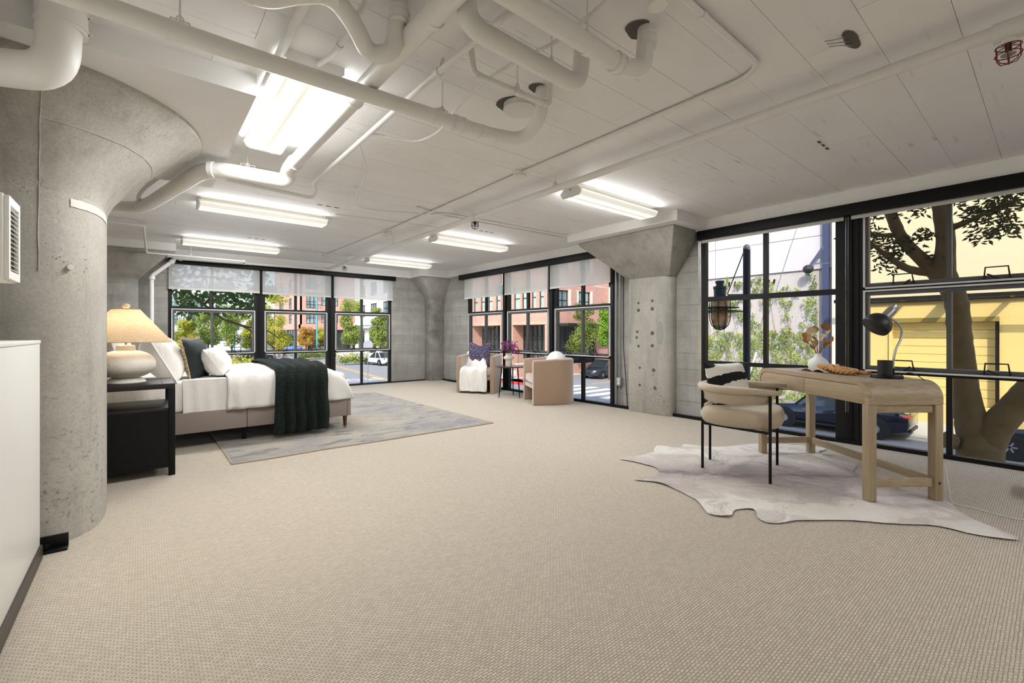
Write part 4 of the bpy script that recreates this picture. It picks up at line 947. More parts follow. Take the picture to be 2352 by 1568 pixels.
for k, e in enumerate(heads):
    g = G(); m = petal[0 if k % 3 else 1] if e.z < .2 else petal[2 if k % 2 else 1]; s = .034 if e.z < .2 else .022
    for j in range(9):
        d = Vector((r_.gauss(0, 1), r_.gauss(0, 1), r_.gauss(0, 1))).normalized(); t = d.orthogonal().normalized(); b = d.cross(t)
        c0 = e; c1 = e + d * s; c2 = e + d * s * 1.6
        g.add([c0, c1 + t * s * .5, c2, c1 - t * s * .5], [(0, 1, 2, 3)])
    ob('flower_head', g, m, fl, fixn=False)

# ---- cowhide
HP = [(3.214, 2.429), (3.447, 2.381), (3.627, 2.365), (3.869, 2.475), (3.957, 2.296), (4.129, 2.327), (4.277, 2.074), (4.744, 1.865), (5.014, 1.425), (4.766, 1.389), (4.651, 1.194), (4.565, 1.066), (4.338, 1.027), (4.207, .929), (4.184, .759), (4.069, .472), (3.821, .358), (3.622, .149), (3.551, .161), (3.496, .286), (3.482, .44), (3.328, .604), (3.25, .707), (3.154, .81), (2.951, .969), (2.807, 1.033), (2.804, 1.114), (2.931, 1.203), (2.847, 1.272), (2.716, 1.243), (2.651, 1.339), (2.732, 1.43), (2.807, 1.511), (2.906, 1.753), (2.908, 1.896), (2.841, 2.015), (3.023, 1.971), (3.138, 1.987), (3.232, 2.087), (3.24, 2.238)]
def hide():
    out = spline([(a, b, 0) for a, b in HP + HP[:1]], 4)[:-1]
    bm = bmesh.new(); vs = [bm.verts.new((p.x + .008 * nz((p.x * 14, p.y * 14, 2)), p.y + .008 * nz((p.x * 14, p.y * 14, 5)), 0)) for p in out]
    es = [bm.edges.new((vs[i], vs[(i + 1) % len(vs)])) for i in range(len(vs))]
    bmesh.ops.triangle_fill(bm, edges=es, use_beauty=True)
    for _ in range(5):
        L = [e for e in bm.edges if e.calc_length() > .07 and not e.is_boundary]
        if not L: break
        bmesh.ops.subdivide_edges(bm, edges=L, cuts=1, use_grid_fill=False); bmesh.ops.triangulate(bm, faces=bm.faces)
        bmesh.ops.beautify_fill(bm, faces=bm.faces, edges=[e for e in bm.edges if not e.is_boundary])
    for v in bm.verts:
        x, y = v.co.x, v.co.y; s = (x - y) * .707; t = (x + y) * .707
        v.co.z = .010 + .006 * abs(nz((s * 3 + t, t * 9, 1))) + .004 * nz((x * 20, y * 20, 3))
        if v.is_boundary: v.co.z = .008 + .010 * max(0, nz((x * 8, y * 8, 8)))
    me = bpy.data.meshes.new('cowhide_rug'); bm.normal_update(); bm.to_mesh(me); bm.free()
    if me.polygons[0].normal.z < 0: me.flip_normals()
    me.shade_smooth(); return me
def hide_mat():
    n = NT('cowhide'); sp = n.new('SeparateXYZ'); n.set(sp, 0, n.co()); t = n.math('MULTIPLY', n.math('SUBTRACT', n.math('ADD', sp.outputs[0], sp.outputs[1]), 5.13), .707)
    t = n.math('ADD', t, n.math('MULTIPLY', n.math('SUBTRACT', n.noise(2.5, 5, .6), .5), .5)); d = n.math('ABSOLUTE', t)
    col = n.mix(n.ramp(d, .02, .62), lin((150, 134, 130)), lin((220, 213, 204))); col = n.mix(n.math('MULTIPLY', n.ramp(d, .0, .05, (1, 1, 1), (0, 0, 0)), .75), col, lin((84, 70, 66)))
    col = n.mix(n.math('MULTIPLY', n.ramp(n.noise(1.6, 4), .52, .7), .35), col, lin((190, 170, 148)))
    cr = n.noise(1, 5, .6, n.scale((3.2, 3.2, 1)), 1.2); col = n.mix(n.math('MULTIPLY', n.ramp(cr, .50, .57), .30), col, lin((128, 114, 112)))
    n.bump(cr, 1.0, .06); n.bump(n.noise(500, 2), .2, .002); return n.fin(col, .75, Sheen_Weight=.3)
hd = link('cowhide_rug', hide(), hide_mat()); tag(hd, 'cream and mauve cowhide rug under the desk', 'rug')
# ================================================================ desk corner
M_OAK = wood('light_oak', (150, 130, 103), (180, 161, 132), 'x'); M_OAKZ = wood('light_oak_upright', (150, 130, 103), (180, 161, 132), 'z')
DA = math.atan2(.915, .705); DC = (4.19, 1.11)
dk = thing('writing_desk', 'light oak writing desk with rounded ends and two drawers', 'desk', (DC[0], DC[1], 0), DA)
# local x along the desk (far end +), y towards the chair side is +
HL, HD, ZT, ZU, RR = .615, .25, .79, .635, .115
def dprof(ins=0.0, r=RR):
    a, t, b = HL - ins, ZT - ins, ZU + (ins if ins else 0); r = max(.01, r - ins)
    p = [(-a, b)] + [(-a + r - r * math.cos(q), t - r + r * math.sin(q)) for q in [PI / 2 * i / 10 for i in range(11)]]
    p += [(a - r + r * math.sin(q), t - r + r * math.cos(q)) for q in [PI / 2 * i / 10 for i in range(11)]] + [(a, b)]
    return p
ob('carcass', G().prism(dprof(), lambda p: (p[0], -HD, p[1]), lambda p: (p[0], HD - .018, p[1])), M_OAK, dk, smooth=True, angle=30, bev=.003)
outer = dprof(); inner = dprof(.032); inner[0] = (inner[0][0], ZU); inner[-1] = (inner[-1][0], ZU)
g = G(); N = len(outer)
for yy in (HD - .018, HD):
    g.v += [(p[0], yy, p[1]) for p in outer] + [(p[0], yy, p[1]) for p in inner]
for i in range(N - 1):
    g.f += [(i, i + 1, N + i + 1, N + i), (2 * N + i, 3 * N + i, 3 * N + i + 1, 2 * N + i + 1), (i, 2 * N + i, 2 * N + i + 1, i + 1), (N + i, N + i + 1, 3 * N + i + 1, 3 * N + i)]
g.f += [(0, N, 3 * N, 2 * N), (N - 1, 2 * N - 1 + 2 * N, 2 * N - 1, N - 1)[:0] or (N - 1, 3 * N - 1, 4 * N - 1, 2 * N - 1)]
ob('front_frame', g, M_OAK, dk)
ip = dprof(.035); ip[0] = (ip[0][0], ZU); ip[-1] = (ip[-1][0], ZU)
left = [p for p in ip if p[0] < -.002] + [(-.002, ip[10][1]), (-.002, ZU)]; right = [(.002, ZU), (.002, ip[10][1])] + [p for p in ip if p[0] > .002]
for q in (left, right): ob('drawer_front', G().prism(q, lambda p: (p[0], HD - .0175, p[1]), lambda p: (p[0], HD - .003, p[1])), M_OAK, dk, bev=.0015)
lw = .056
for sx in (-1, 1):
    for sy in (-1, 1):
        ob('leg', G().box(sx * (HL - lw / 2) - lw / 2, sx * (HL - lw / 2) + lw / 2, sy * (HD - lw / 2) - lw / 2, sy * (HD - lw / 2) + lw / 2, 0.012, ZU), M_OAKZ, dk, bev=.006)
        if sy < 0: ob('bolt_cap', G().cyl((sx * (HL - .028), -HD - .002, .128), (sx * (HL - .028), -HD + .004, .128), .008, n=12), M_BRONZE, dk)
    ob('end_rail', G().box(sx * (HL - lw / 2) - .014, sx * (HL - lw / 2) + .014, -HD + lw, HD - lw, ZU - .052, ZU), M_OAK, dk, bev=.002)
    ob('end_stretcher', G().box(sx * (HL - lw / 2) - .013, sx * (HL - lw / 2) + .013, -HD + lw, HD - lw, .10, .155), M_OAK, dk, bev=.003)
    if sx < 0: ob('bolt_cap', G().cyl((-HL - .002, -HD + .028, .128), (-HL + .004, -HD + .028, .128), .008, n=12), M_BRONZE, dk)
ob('long_stretcher', G().box(-HL + lw, HL - lw, -HD + lw / 2 - .013, -HD + lw / 2 + .013, .10, .155), M_OAK, dk, bev=.003)
DM = Matrix.Translation((DC[0], DC[1], 0)) @ Matrix.Rotation(DA, 4, 'Z')
def dp(x, y, z=0): return DM @ Vector((x, y, z))

# ---- desk chair
M_BOUC = fabric('oatmeal_boucle', (206, 191, 167), 220, .6, .16, .98, .4, (166, 149, 125))
CA = math.atan2(-.963, .27) ; cc = (3.715, 1.635)
ch = thing('desk_chair', 'oatmeal upholstered desk chair with black metal frame', 'chair', (cc[0], cc[1], 0), CA + PI / 2)
# local: front towards -Y, right-hand side of sitter is -X
LEG = {'bl': (.145, .245), 'br': (-.145, .245), 'fl': (.29, -.245), 'fr': (-.29, -.245)}
for k, (lx, ly) in LEG.items():
    ob('leg', G().cyl((lx, ly, .011), (lx, ly, .66 if k[0] == 'b' else .645), .0105, n=12), M_BLACK, ch, smooth=True)
ob('seat_frame', G().tube([(LEG[k][0], LEG[k][1], .375) for k in ('bl', 'br', 'fr', 'fl')], .0105, 8, closed=True), M_BLACK, ch)
def seatf(u, v):
    a = 2 * PI * u; e = .62
    cx_, sy_ = math.copysign(abs(math.cos(a)) ** e, math.cos(a)), math.copysign(abs(math.sin(a)) ** e, math.sin(a))
    t = PI * v - PI / 2; r = max(0, math.cos(t)) ** .15; z = .455 + .076 * math.copysign(abs(math.sin(t)) ** 1.0, math.sin(t))
    wf = 1.0 - .17 * max(0, sy_)
    return (.295 * cx_ * r * wf, -.02 + .295 * sy_ * r, z + .012 * (1 - r) * (v > .5))
ob('seat_cushion', G().grid(seatf, 56, 18, cu=True), M_BOUC, ch, smooth=True, angle=180)
0 and ob('seat_seam', G().tube([seatf(i / 56, .5) for i in range(56)], .004, 6, closed=True), M_BOUC, ch, smooth=True)
def backroll(name, r0, ztop, zbot, th_, lip, y_front):
    # U-shaped band: arms forward, curved behind
    pts = [(r0, y_front), (r0, -.02)] + [(r0 * math.cos(PI * i / 20), -.02 + (r0 * .98) * math.sin(PI * i / 20)) for i in range(1, 20)] + [(-r0, -.02), (-r0, y_front)]
    path = [Vector((a, b, 0)) for a, b in pts]; n = len(path); K = 14; vs = []; fs = []
    for i, p in enumerate(path):
        d = (path[min(i + 1, n - 1)] - path[max(i - 1, 0)]).normalized(); nrm = Vector((d.y, -d.x, 0)); endk = .55 if i in (0, n - 1) else 1
        for k in range(K):
            a = 2 * PI * k / K; ca = math.copysign(abs(math.cos(a)) ** .7, math.cos(a)); sa = math.copysign(abs(math.sin(a)) ** .7, math.sin(a))
            vs.append(p + nrm * (ca * th_ * endk + lip * sa) + Vector((0, 0, (ztop + zbot) / 2 + sa * (ztop - zbot) / 2 * endk)))
    for i in range(n - 1):
        for k in range(K): fs.append((i * K + k, i * K + (k + 1) % K, (i + 1) * K + (k + 1) % K, (i + 1) * K + k))
    fs += [tuple(range(K - 1, -1, -1)), tuple((n - 1) * K + k for k in range(K))]
    return ob(name, G().add(vs, fs), M_BOUC, ch, smooth=True, angle=180)
backroll('backrest_band', .272, .66, .555, .026, .016, -.235)
backroll('top_roll', .292, .698, .640, .040, .0, -.315)
# cushion on chair
def bw_mat():
    n = NT('black_white_brushstroke'); sp = n.new('SeparateXYZ'); n.set(sp, 0, n.co()); x, z = sp.outputs[0], sp.outputs[2]
    wob = n.math('MULTIPLY', n.math('SUBTRACT', n.noise(14, 4), .5), .05); zz = n.math('ADD', n.math('ADD', z, wob), n.math('MULTIPLY', x, -.12))
    mid = n.math('LESS_THAN', n.math('ABSOLUTE', n.math('SUBTRACT', zz, n.math('ADD', .095, n.math('MULTIPLY', n.math('MULTIPLY', x, x), -.7)))), n.math('SUBTRACT', .034, n.math('MULTIPLY', x, .05)))
    low = n.math('LESS_THAN', zz, -.085); top = n.math('MULTIPLY', n.math('GREATER_THAN', n.math('SUBTRACT', zz, n.math('MULTIPLY', n.math('ABSOLUTE', n.math('ADD', x, .02)), -.25)), .222), n.math('LESS_THAN', n.math('ABSOLUTE', n.math('SUBTRACT', x, .10)), 1.0))
    bk = n.math('MAXIMUM', mid, n.math('MAXIMUM', low, top)); n.bump(n.noise(250, 2), .4, .003); return n.fin(n.mix(bk, lin((236, 230, 220)), lin((20, 20, 22))), .95)
fwd = Vector((.27, -.963)); cp = Vector(cc) - fwd * .10
cpw = pillow('chair_cushion', 'black and white brushstroke cushion on the desk chair', (cp.x + .02, cp.y - .02, .655), .42, .42, .15, -16, math.degrees(CA) + 90 - 34, bw_mat(), seed=33, dent=.05)

# ---- desk accessories
vp = dp(.285, -.075, ZT)
vs_ = thing('bud_vase', 'small white teardrop vase on the desk', 'vase', vp)
ob('vase_body', G().lathe([(0, 0), (.045, 0), (.068, .012), (.078, .04), (.072, .068), (.05, .095), (.03, .112), (.021, .125), (.0205, .138), (.024, .142), (.019, .142), (.015, .12), (0, .11)], 36), P('matte_white_ceramic', (226, 226, 226), .55, var=.02), vs_, smooth=True)
dl = thing('dried_leaves', 'spray of round amber dried leaves in the white vase', 'dried leaves', (vp.x, vp.y, ZT + .14)); r_ = random.Random(11)
M_DRY = [leaf_mat('amber_leaf', (156, 104, 52), (196, 150, 92), .6, 3), leaf_mat('pale_tan_leaf', (198, 168, 128), (222, 198, 166), .6, 3), leaf_mat('brown_leaf', (122, 78, 40), (160, 112, 62), .6, 3)]
ends = [(-.11, .05, .12), (-.07, .02, .16), (-.04, -.05, .19), (.05, .03, .17), (.09, -.03, .15), (.12, .04, .10), (.13, -.02, .07), (0, .06, .10), (.03, -.06, .09), (-.05, .06, .07), (.02, .02, .05), (-.02, -.04, .04), (.05, .06, .04), (-.07, -.03, .10)]
for k, e in enumerate(ends):
    e = Vector((e[0] * .75, e[1] * .9, e[2]))
    ob('stem', G().tube(spline([(0, 0, -.06), tuple(e * .5), tuple(e)], 4), .0016, 5), M_DRY[2], dl)
    d = Vector((e.x * 2 + r_.uniform(-.1, .1), e.y * 2, .06 + r_.uniform(0, .1))).normalized(); t = d.orthogonal().normalized(); t.rotate(Matrix.Rotation(r_.uniform(0, 6.3), 3, d)); b = d.cross(t); s = r_.uniform(.034, .046)
    g = G(); cpt = e + d * s; vs2 = [cpt + b * .006] + [cpt + (t * math.cos(a) * s + d * math.sin(a) * s * .85) + b * (.010 * math.cos(2 * a)) for a in [2 * PI * i / 14 for i in range(14)]]
    g.add(vs2, [(0, i + 1, (i + 1) % 14 + 1) for i in range(14)])
    ob('leaf', g, M_DRY[k % 3], dl, smooth=True, fixn=False)
bp_ = dp(.10, .03, ZT)
bk = thing('open_book', 'open book lying face up beside the vase', 'book', bp_, DA + R(8))
def page(sgn):
    def f(u, v):
        x = sgn * (.004 + u * .125); return (x, -.09 + v * .18, .006 + .018 * math.sin(PI * min(1, u * 1.15)) * (1 - .25 * u))
    return f
for s in (-1, 1):
    g = G().grid(page(s), 12, 2); n0 = len(g.v); g.grid(lambda u, v: (s * (.004 + u * .125), -.09 + v * .18, .003), 12, 2)
    ob('page_block', g, P('cream_paper', (226, 214, 190), .8), bk, smooth=True, angle=180, fixn=False)
    ob('cover', G().box(min(s * .002, s * .135), max(s * .002, s * .135), -.095, .095, 0, .003), P('tan_cover', (168, 128, 84), .6), bk)
gd = thing('knotted_garland', 'amber chunky knotted garland heaped on the open book', 'garland', dp(-.10, .01, ZT)); r_ = random.Random(5)
path_ = spline([dp(0.120, .02, ZT + .045), dp(0.040, .05, ZT + .04), dp(-0.040, .03, ZT + .035), dp(-0.110, -.04, ZT + .024), dp(-0.060, -.08, ZT + .024), dp(0.040, -.05, ZT + .04), dp(0.010, .0, ZT + .052), dp(-0.090, .06, ZT + .030), dp(-0.180, .05, ZT + .022), dp(-0.240, .0, ZT + .022), dp(-0.290, -.02, ZT + .022)], 7)
M_AMB = fabric('amber_yarn', (206, 150, 84), 90, .5, .15, .9, .4)
for q in range(2):
    for k in range(3):
        pts = []
        for i, p in enumerate(path_):
            t = (path_[min(i + 1, len(path_) - 1)] - path_[max(i - 1, 0)]).normalized(); sd_ = t.cross(Vector((0, 0, 1))).normalized(); a = i * .95 + k * 2 * PI / 3
            pts.append(Vector(p) - gd.location + sd_ * (math.cos(a) * .011 + (q - .5) * .038) + Vector((0, 0, math.sin(a) * .009 + .004 * nz((i * .5, q, k)))))
        ob('yarn_strand', G().tube(spline(pts[q * 2:len(pts) - q * 9], 3), .0088, 7), M_AMB, gd, smooth=True)
# desk lamp
lp = dp(-.40, -.06, ZT)
lm = thing('desk_lamp', 'black dome desk lamp with gooseneck on the desk', 'lamp', lp, math.radians(-YAW))
# local x = right, y = away from the viewer
ob('base', G().lathe([(0, 0), (.090, 0), (.092, .006), (.088, .020), (.0, .022)], 40), M_BLACK, lm, smooth=True, angle=30)
ob('pen_cup', G().lathe([(.042, .02), (.042, .122), (.039, .122), (.039, .03), (0, .03)], 32, (-.012, 0, 0)), P('matte_black', (28, 28, 29), .6), lm, smooth=True, angle=30)
ob('socket_post', G().cyl((.046, 0, .018), (.046, 0, .07), .0075, n=12), M_BLACK, lm)
ob('gooseneck', G().tube(spline([(.046, 0, .06), (.046, 0, .11), (.062, 0, .19), (.098, 0, .27), (.105, 0, .33), (.082, 0, .375), (.035, 0, .41), (.02, 0, .42)], 8), .0075, 8), M_STEEL, lm, smooth=True)
hd_ = Vector((-.085, -.02, .365)); ax = Vector((.62, 0, .62)).normalized(); hm = Matrix.Translation(hd_) @ ax.to_track_quat('Z', 'Y').to_matrix().to_4x4()
ob('dome', G().lathe([(.085 * math.cos(a), .085 * math.sin(a)) for a in [R(-14 + 102 * i / 16) for i in range(17)]], 40).lathe([(.082 * math.cos(a), .082 * math.sin(a)) for a in [R(-14 + 102 * i / 16) for i in range(17)]], 40).xf(hm), P('satin_black', (26, 26, 28), .42), lm, smooth=True, angle=180, fixn=False)
ob('collar', G().lathe([(.028, .08), (.03, .10), (.03, .15), (0, .151)], 24).xf(hm), M_STEEL, lm, smooth=True); ob('switch_block', G().box(-.02, .02, -.02, .02, .145, .185).xf(hm), M_STEEL, lm, bev=.003)
obw('power_cord', G().tube(spline([lp + Vector((.06, -.05, .006)), lp + Vector((.13, -.10, .035)), dp(-.52, -.20, ZT + .004), dp(-.57, -.252, ZT - .10), dp(-.54, -.275, .45), dp(-.53, -.275, .2), dp(-.56, -.26, .02)], 8), .0028, 6), M_BLACK, lm)
wc = thing('extension_cord', 'thin white power cord curling across the carpet at right', 'cord', dp(-.615, -.25, 0))
obw('cable', G().tube(spline([dp(-.60, -.27, .25), dp(-.62, -.28, .10), dp(-.64, -.285, .012), (4.02, .33, .006), (3.98, .17, .006), (4.05, .02, .006), (4.10, -.10, .006), (3.95, -.16, .006), (4.05, -.20, .05), (4.35, -.18, .15), (4.6, -.2, .3)], 8), .003, 6), M_WHITE, wc)
# tan box just showing at the right edge
tb = ob('storage_basket', G().box(-.16, .16, -.14, .14, 0, .22), fabric('tan_weave', (176, 158, 136), 120, .5), None, bev=.02, loc=(4.62, -.115, .18)); tag(tb, 'tan box just showing at the right edge', 'box')
tb.location.z = 0
# ================================================================ the street outside
GZ = -2.5
def ground_mat(name, rgb, sc=3.0, spots=.3):
    n = NT(name); c = lin(rgb); f = n.noise(sc * 12, 4); col = n.mix(n.noise(sc * .12, 4), tuple(q * .85 for q in c), c); col = n.mix(n.math('MULTIPLY', n.ramp(f, .45, .8), spots), col, tuple(q * .7 for q in c))
    n.bump(f, .2, .01); return n.fin(col, .9)
M_ASPH = ground_mat('asphalt', (148, 148, 150)); M_WALK = ground_mat('pale_sidewalk', (194, 190, 181), 1.5, .12); M_LINE = P('road_paint_white', (236, 234, 228), .7); M_YEL = P('road_paint_yellow', (222, 170, 66), .7); M_REDC = P('red_curb_paint', (196, 60, 52), .7)
struct('ground_street', G().box(-70, 110, -70, 190, GZ - .4, GZ), M_ASPH, 'sunlit asphalt street and intersection outside')
def walk(name, label, poly): return struct(name, G().ext(poly, GZ, GZ + .13), M_WALK, label, bev=.02)
walk('sidewalk', 'pale sidewalk along the street side of this building', [(5.85, -40), (8.6, -40), (8.6, 11.4), (7.6, 12.4), (5.85, 12.4)])
walk('sidewalk.001', 'pale sidewalk along the north side of this building', [(-40, 9.85), (5.85, 9.85), (5.85, 12.4), (-40, 12.4)])
walk('sidewalk.002', 'pale sidewalk before the yellow warehouse', [(20.6, -40), (40, -40), (40, 14.6), (21.6, 14.6), (20.6, 13.6)])
walk('sidewalk.003', 'pale sidewalk before the brick and white blocks', [(21.9, 26), (80, 26), (80, 150), (32, 150), (20.9, 45), (20.6, 27.3)])
walk('sidewalk.004', 'pale sidewalk and planting across the intersection', [(-60, 26), (7.4, 26), (8.6, 27.2), (10.2, 45), (14.6, 84), (17, 150), (-60, 150)])
def rb(name, label, cat, poly, mat, z=.012, group=None):
    o = ob(name, G().ext(poly, GZ, GZ + z), mat, None); return tag(o, label, cat, group)
for k in range(2):
    x = 14.45 + k * .28; rb('road_line', ['left yellow centre line of the long street', 'right yellow centre line of the long street'][k], 'road marking', [(x - 2.2, 10), (x - 2.08, 10), (x + .12, 32.5), (x + 4.62, 78), (x + 4.5, 78), (x, 32.5)], M_YEL)
cw = thing('crosswalk', 'white ladder crosswalk across the side street', 'road marking', (22, 20, GZ))
for k in range(6): obw('stripe', G().box(19.6, 23.4, 15.6 + k * 1.25, 16.2 + k * 1.25, GZ, GZ + .012), M_LINE, cw)
rb('road_line', 'yellow stop line piece before the dark sedan', 'road marking', [(24.6, 20.9), (30, 20.9), (30, 21.05), (24.6, 21.05)], M_YEL)
def lettering(name, text, size, mat, parent=None, space=1.0, ext=.002, center=True):
    cu = bpy.data.curves.new(name, 'FONT'); cu.body = text; cu.size = size; cu.extrude = ext; cu.space_character = space
    if center: cu.align_x = 'CENTER'
    t = bpy.data.objects.new(name, cu); COL.objects.link(t); dg = bpy.context.evaluated_depsgraph_get(); me = bpy.data.meshes.new_from_object(t.evaluated_get(dg)); bpy.data.objects.remove(t); bpy.data.curves.remove(cu)
    me.materials.clear(); me.materials.append(mat); return link(name, me, None, parent)
ro = lettering('road_lettering', 'STOP', 2.4, M_LINE, ext=.004)
cu = None #; cu.body = 'STOP'; cu.size = 2.4; cu.align_x = 'CENTER'; cu.extrude = .004
ro.location = (13.0, 35.2, GZ + .014); ro.rotation_euler = (0, 0, PI); ro.scale = (.62, 1.1, 1); tag(ro, 'worn white road lettering beside the yellow line', 'road marking')
rb('painted_curb', 'red painted curb at the brick corner', 'curb', [(20.4, 23.4), (20.62, 23.4), (20.62, 27.3), (22.1, 25.95), (24.5, 25.9), (24.5, 25.75), (21.7, 25.75), (20.4, 27)], M_REDC, .15)
rb('painted_curb', 'yellow painted curb near the white car', 'curb', [(21.6, 58), (21.9, 58), (24.6, 80), (24.3, 80)], M_YEL, .16)
rb('painted_curb', 'red painted curb behind the white car', 'curb', [(20.5, 40), (20.8, 40), (21.0, 45.2), (20.7, 45.2)], M_REDC, .16)

# this building around the room
M_OWN = concrete('facade_concrete', (150, 146, 138), (176, 172, 162))
struct('building_mass_upper', G().box(-14, 5.85, -16, 9.85, 2.87, 12.2), M_OWN, 'upper storeys of this building')
struct('building_mass_lower', G().box(-14, 5.85, -16, 9.85, GZ - .2, -.13), M_OWN, 'ground storey of this building')

# ---------------------------------------------------------------- facades
def facade(root, O, d, L, z0, z1, holes, mat, t=.28, name='facade_wall'):
    """vertical wall starting at O running along d, outside on the right of d; holes = (a0, a1, z0, z1)"""
    dx = Vector((d[0], d[1], 0)).normalized(); nr = Vector((dx.y, -dx.x, 0)); O = Vector((O[0], O[1], 0))
    xs = sorted({0, L} | {h[0] for h in holes} | {h[1] for h in holes}); zs = sorted({z0, z1} | {h[2] for h in holes} | {h[3] for h in holes}); g = G()
    def pt(a, z, dep): return O + dx * a - nr * dep + Vector((0, 0, z))
    for zi, zj in zip(zs, zs[1:]):
        run = None
        for xi, xj in list(zip(xs, xs[1:])) + [(None, None)]:
            solid = xi is not None and not any(h[0] <= xi + 1e-6 and xj <= h[1] + 1e-6 and h[2] <= zi + 1e-6 and zj <= h[3] + 1e-6 for h in holes)
            if solid: run = (run[0], xj) if run else (xi, xj)
            elif run:
                a, b = run; run = None
                g.add([pt(a, zi, 0), pt(b, zi, 0), pt(b, zi, t), pt(a, zi, t), pt(a, zj, 0), pt(b, zj, 0), pt(b, zj, t), pt(a, zj, t)], [(0, 3, 2, 1), (4, 5, 6, 7), (0, 1, 5, 4), (1, 2, 6, 5), (2, 3, 7, 6), (3, 0, 4, 7)])
    obw(name, g, mat, root)
    return pt
def win(root, pt, h, frame, pane, nx=2, nz=2, dep=.16, fw=.07):
    a0, a1, z0, z1 = h; g = G()
    def bx(a, b, c, e):
        g.add([pt(a, c, dep - .05), pt(b, c, dep - .05), pt(b, c, dep + .04), pt(a, c, dep + .04), pt(a, e, dep - .05), pt(b, e, dep - .05), pt(b, e, dep + .04), pt(a, e, dep + .04)], [(0, 3, 2, 1), (4, 5, 6, 7), (0, 1, 5, 4), (1, 2, 6, 5), (2, 3, 7, 6), (3, 0, 4, 7)])
    bx(a0, a1, z0, z0 + fw); bx(a0, a1, z1 - fw, z1)
    for i in range(nx + 1):
        c = a0 + (a1 - a0) * i / nx; c = min(max(c, a0 + fw / 2), a1 - fw / 2); bx(c - fw / 2, c + fw / 2, z0 + fw, z1 - fw)
    for j in range(1, nz):
        c = z0 + (z1 - z0) * j / nz; bx(a0 + fw, a1 - fw, c - fw / 2, c + fw / 2)
    f = obw('window', g, frame, root)
    obw('pane', G().add([pt(a0, z0, dep), pt(a1, z0, dep), pt(a1, z1, dep), pt(a0, z1, dep)], [(0, 1, 2, 3)]), pane, f, fixn=False)
def brick_mat(name, a=(202, 146, 128), b=(184, 128, 112), m=(214, 192, 178)):
    n = NT(name); co = n.co(); sp = n.new('SeparateXYZ'); n.set(sp, 0, co); cb = n.new('CombineXYZ'); n.set(cb, 0, n.math('ADD', sp.outputs[0], sp.outputs[1])); n.set(cb, 1, sp.outputs[2])
    br = n.new('TexBrick'); n.set(br, 'Vector', cb.outputs[0]); br.inputs['Scale'].default_value = 1; br.inputs['Brick Width'].default_value = .24; br.inputs['Row Height'].default_value = .08; br.inputs['Mortar Size'].default_value = .008
    for k, c in (('Color1', a), ('Color2', b), ('Mortar', m)): br.inputs[k].default_value = (*lin(c), 1)
    n.bump(br.outputs['Fac'], -.3, .01); return n.fin(br.outputs['Color'], .9)
M_BRICK = brick_mat('red_brick'); M_BRICK2 = brick_mat('pale_red_brick', (206, 150, 134), (192, 134, 118), (214, 190, 176)); M_WSTUC = P('white_stucco', (232, 230, 226), .8); M_CREAM = P('cream_trim', (226, 218, 204), .7)
M_PANE = P('reflective_pane', (150, 172, 176), .08, .55, var=.3, sc=.4); M_PANED = P('dark_pane', (62, 66, 66), .1, .3, var=.3, sc=.3); M_WFR = P('black_window_frame', (36, 38, 40), .5); M_BLIND = P('pane_with_blind', (172, 186, 178), .2, .1, var=.12, sc=.5)
# brick corner block
b1 = thing('brick_building', 'red brick corner block with recessed ground floor bays', 'building', (30, 34, GZ))
hz = []
for (a, b) in [(38.7, 37.9), (37.45, 36.7), (36.2, 35.45), (34.9, 34.2), (32.15, 31.3), (31.0, 30.3), (29.7, 29.1), (28.7, 28.1), (43.5, 42.7), (42.2, 41.4)]: hz += [(46 - a, 46 - b, 3.25, 5.3), (46 - a, 46 - b, 6.7, 8.8)]
bays = [(46 - 32.3, 46 - 28.0, GZ + .1, 1.85), (46 - 39.0, 46 - 34.2, GZ + .1, 1.85), (46 - 45.2, 46 - 40.8, GZ + .1, 1.85)]
pt = facade(b1, (26.7, 46), (0, -1), 18.6, GZ, 11, hz + bays, M_BRICK)
for h in hz: win(b1, pt, h, M_WFR, M_BLIND, 1, 2)
obw('brick_soldier_course', G().box(26.66, 26.70, 27.4, 46, 1.86, 2.15), brick_mat('soldier_course', (212, 158, 132), (198, 140, 116)), b1)
for (a, b) in [(28.0, 32.3), (34.2, 39.0), (40.8, 45.2)]:
    obw('bay_reveal', G().box(26.98, 28.2, a - .3, a, GZ, 2.1), M_BRICK, b1); obw('bay_reveal', G().box(26.98, 28.2, b, b + .3, GZ, 2.1), M_BRICK, b1); obw('bay_soffit', G().box(26.98, 28.2, a, b, 1.85, 2.1), M_BRICK, b1)
    f = G(); k = 7
    for i in range(k + 1): c = a + (b - a) * i / k; f.box(28.0, 28.1, c - .05, c + .05, GZ, 1.85)
    f.box(28.0, 28.1, a, b, .6, .75).box(28.0, 28.1, a, b, GZ, GZ + .3)
    fo = obw('storefront_frame', f, M_WFR, b1); obw('storefront_pane', G().box(28.1, 28.15, a, b, GZ, 1.85), M_PANED, fo)
hs_ = [(1.0, 2.3, 3.1, 4.85), (3.6, 5.2, 3.1, 4.85), (1.0, 2.3, 6.7, 8.6), (3.6, 5.2, 6.7, 8.6), (8.6, 11.2, 3.0, 5.4)]
store = (1.2, 6.0, GZ + .1, 1.7)
pt = facade(b1, (26.7, 27.4), (1, 0), 20, GZ, 11, hs_ + [store], M_BRICK)
for h in hs_: win(b1, pt, h, M_WFR, M_PANE, 2 if h[1] - h[0] < 2 else 3, 2)
win(b1, pt, store, M_WFR, M_PANED, 5, 2, dep=.22)
for h in hs_[:4]: obw('window_surround', G().box(26.7 + h[0] - .16, 26.7 + h[0], 27.36, 27.4, h[2] - .1, h[3] + .1).box(26.7 + h[1], 26.7 + h[1] + .3, 27.36, 27.4, h[2] - .1, h[3] + .1), M_CREAM, b1)
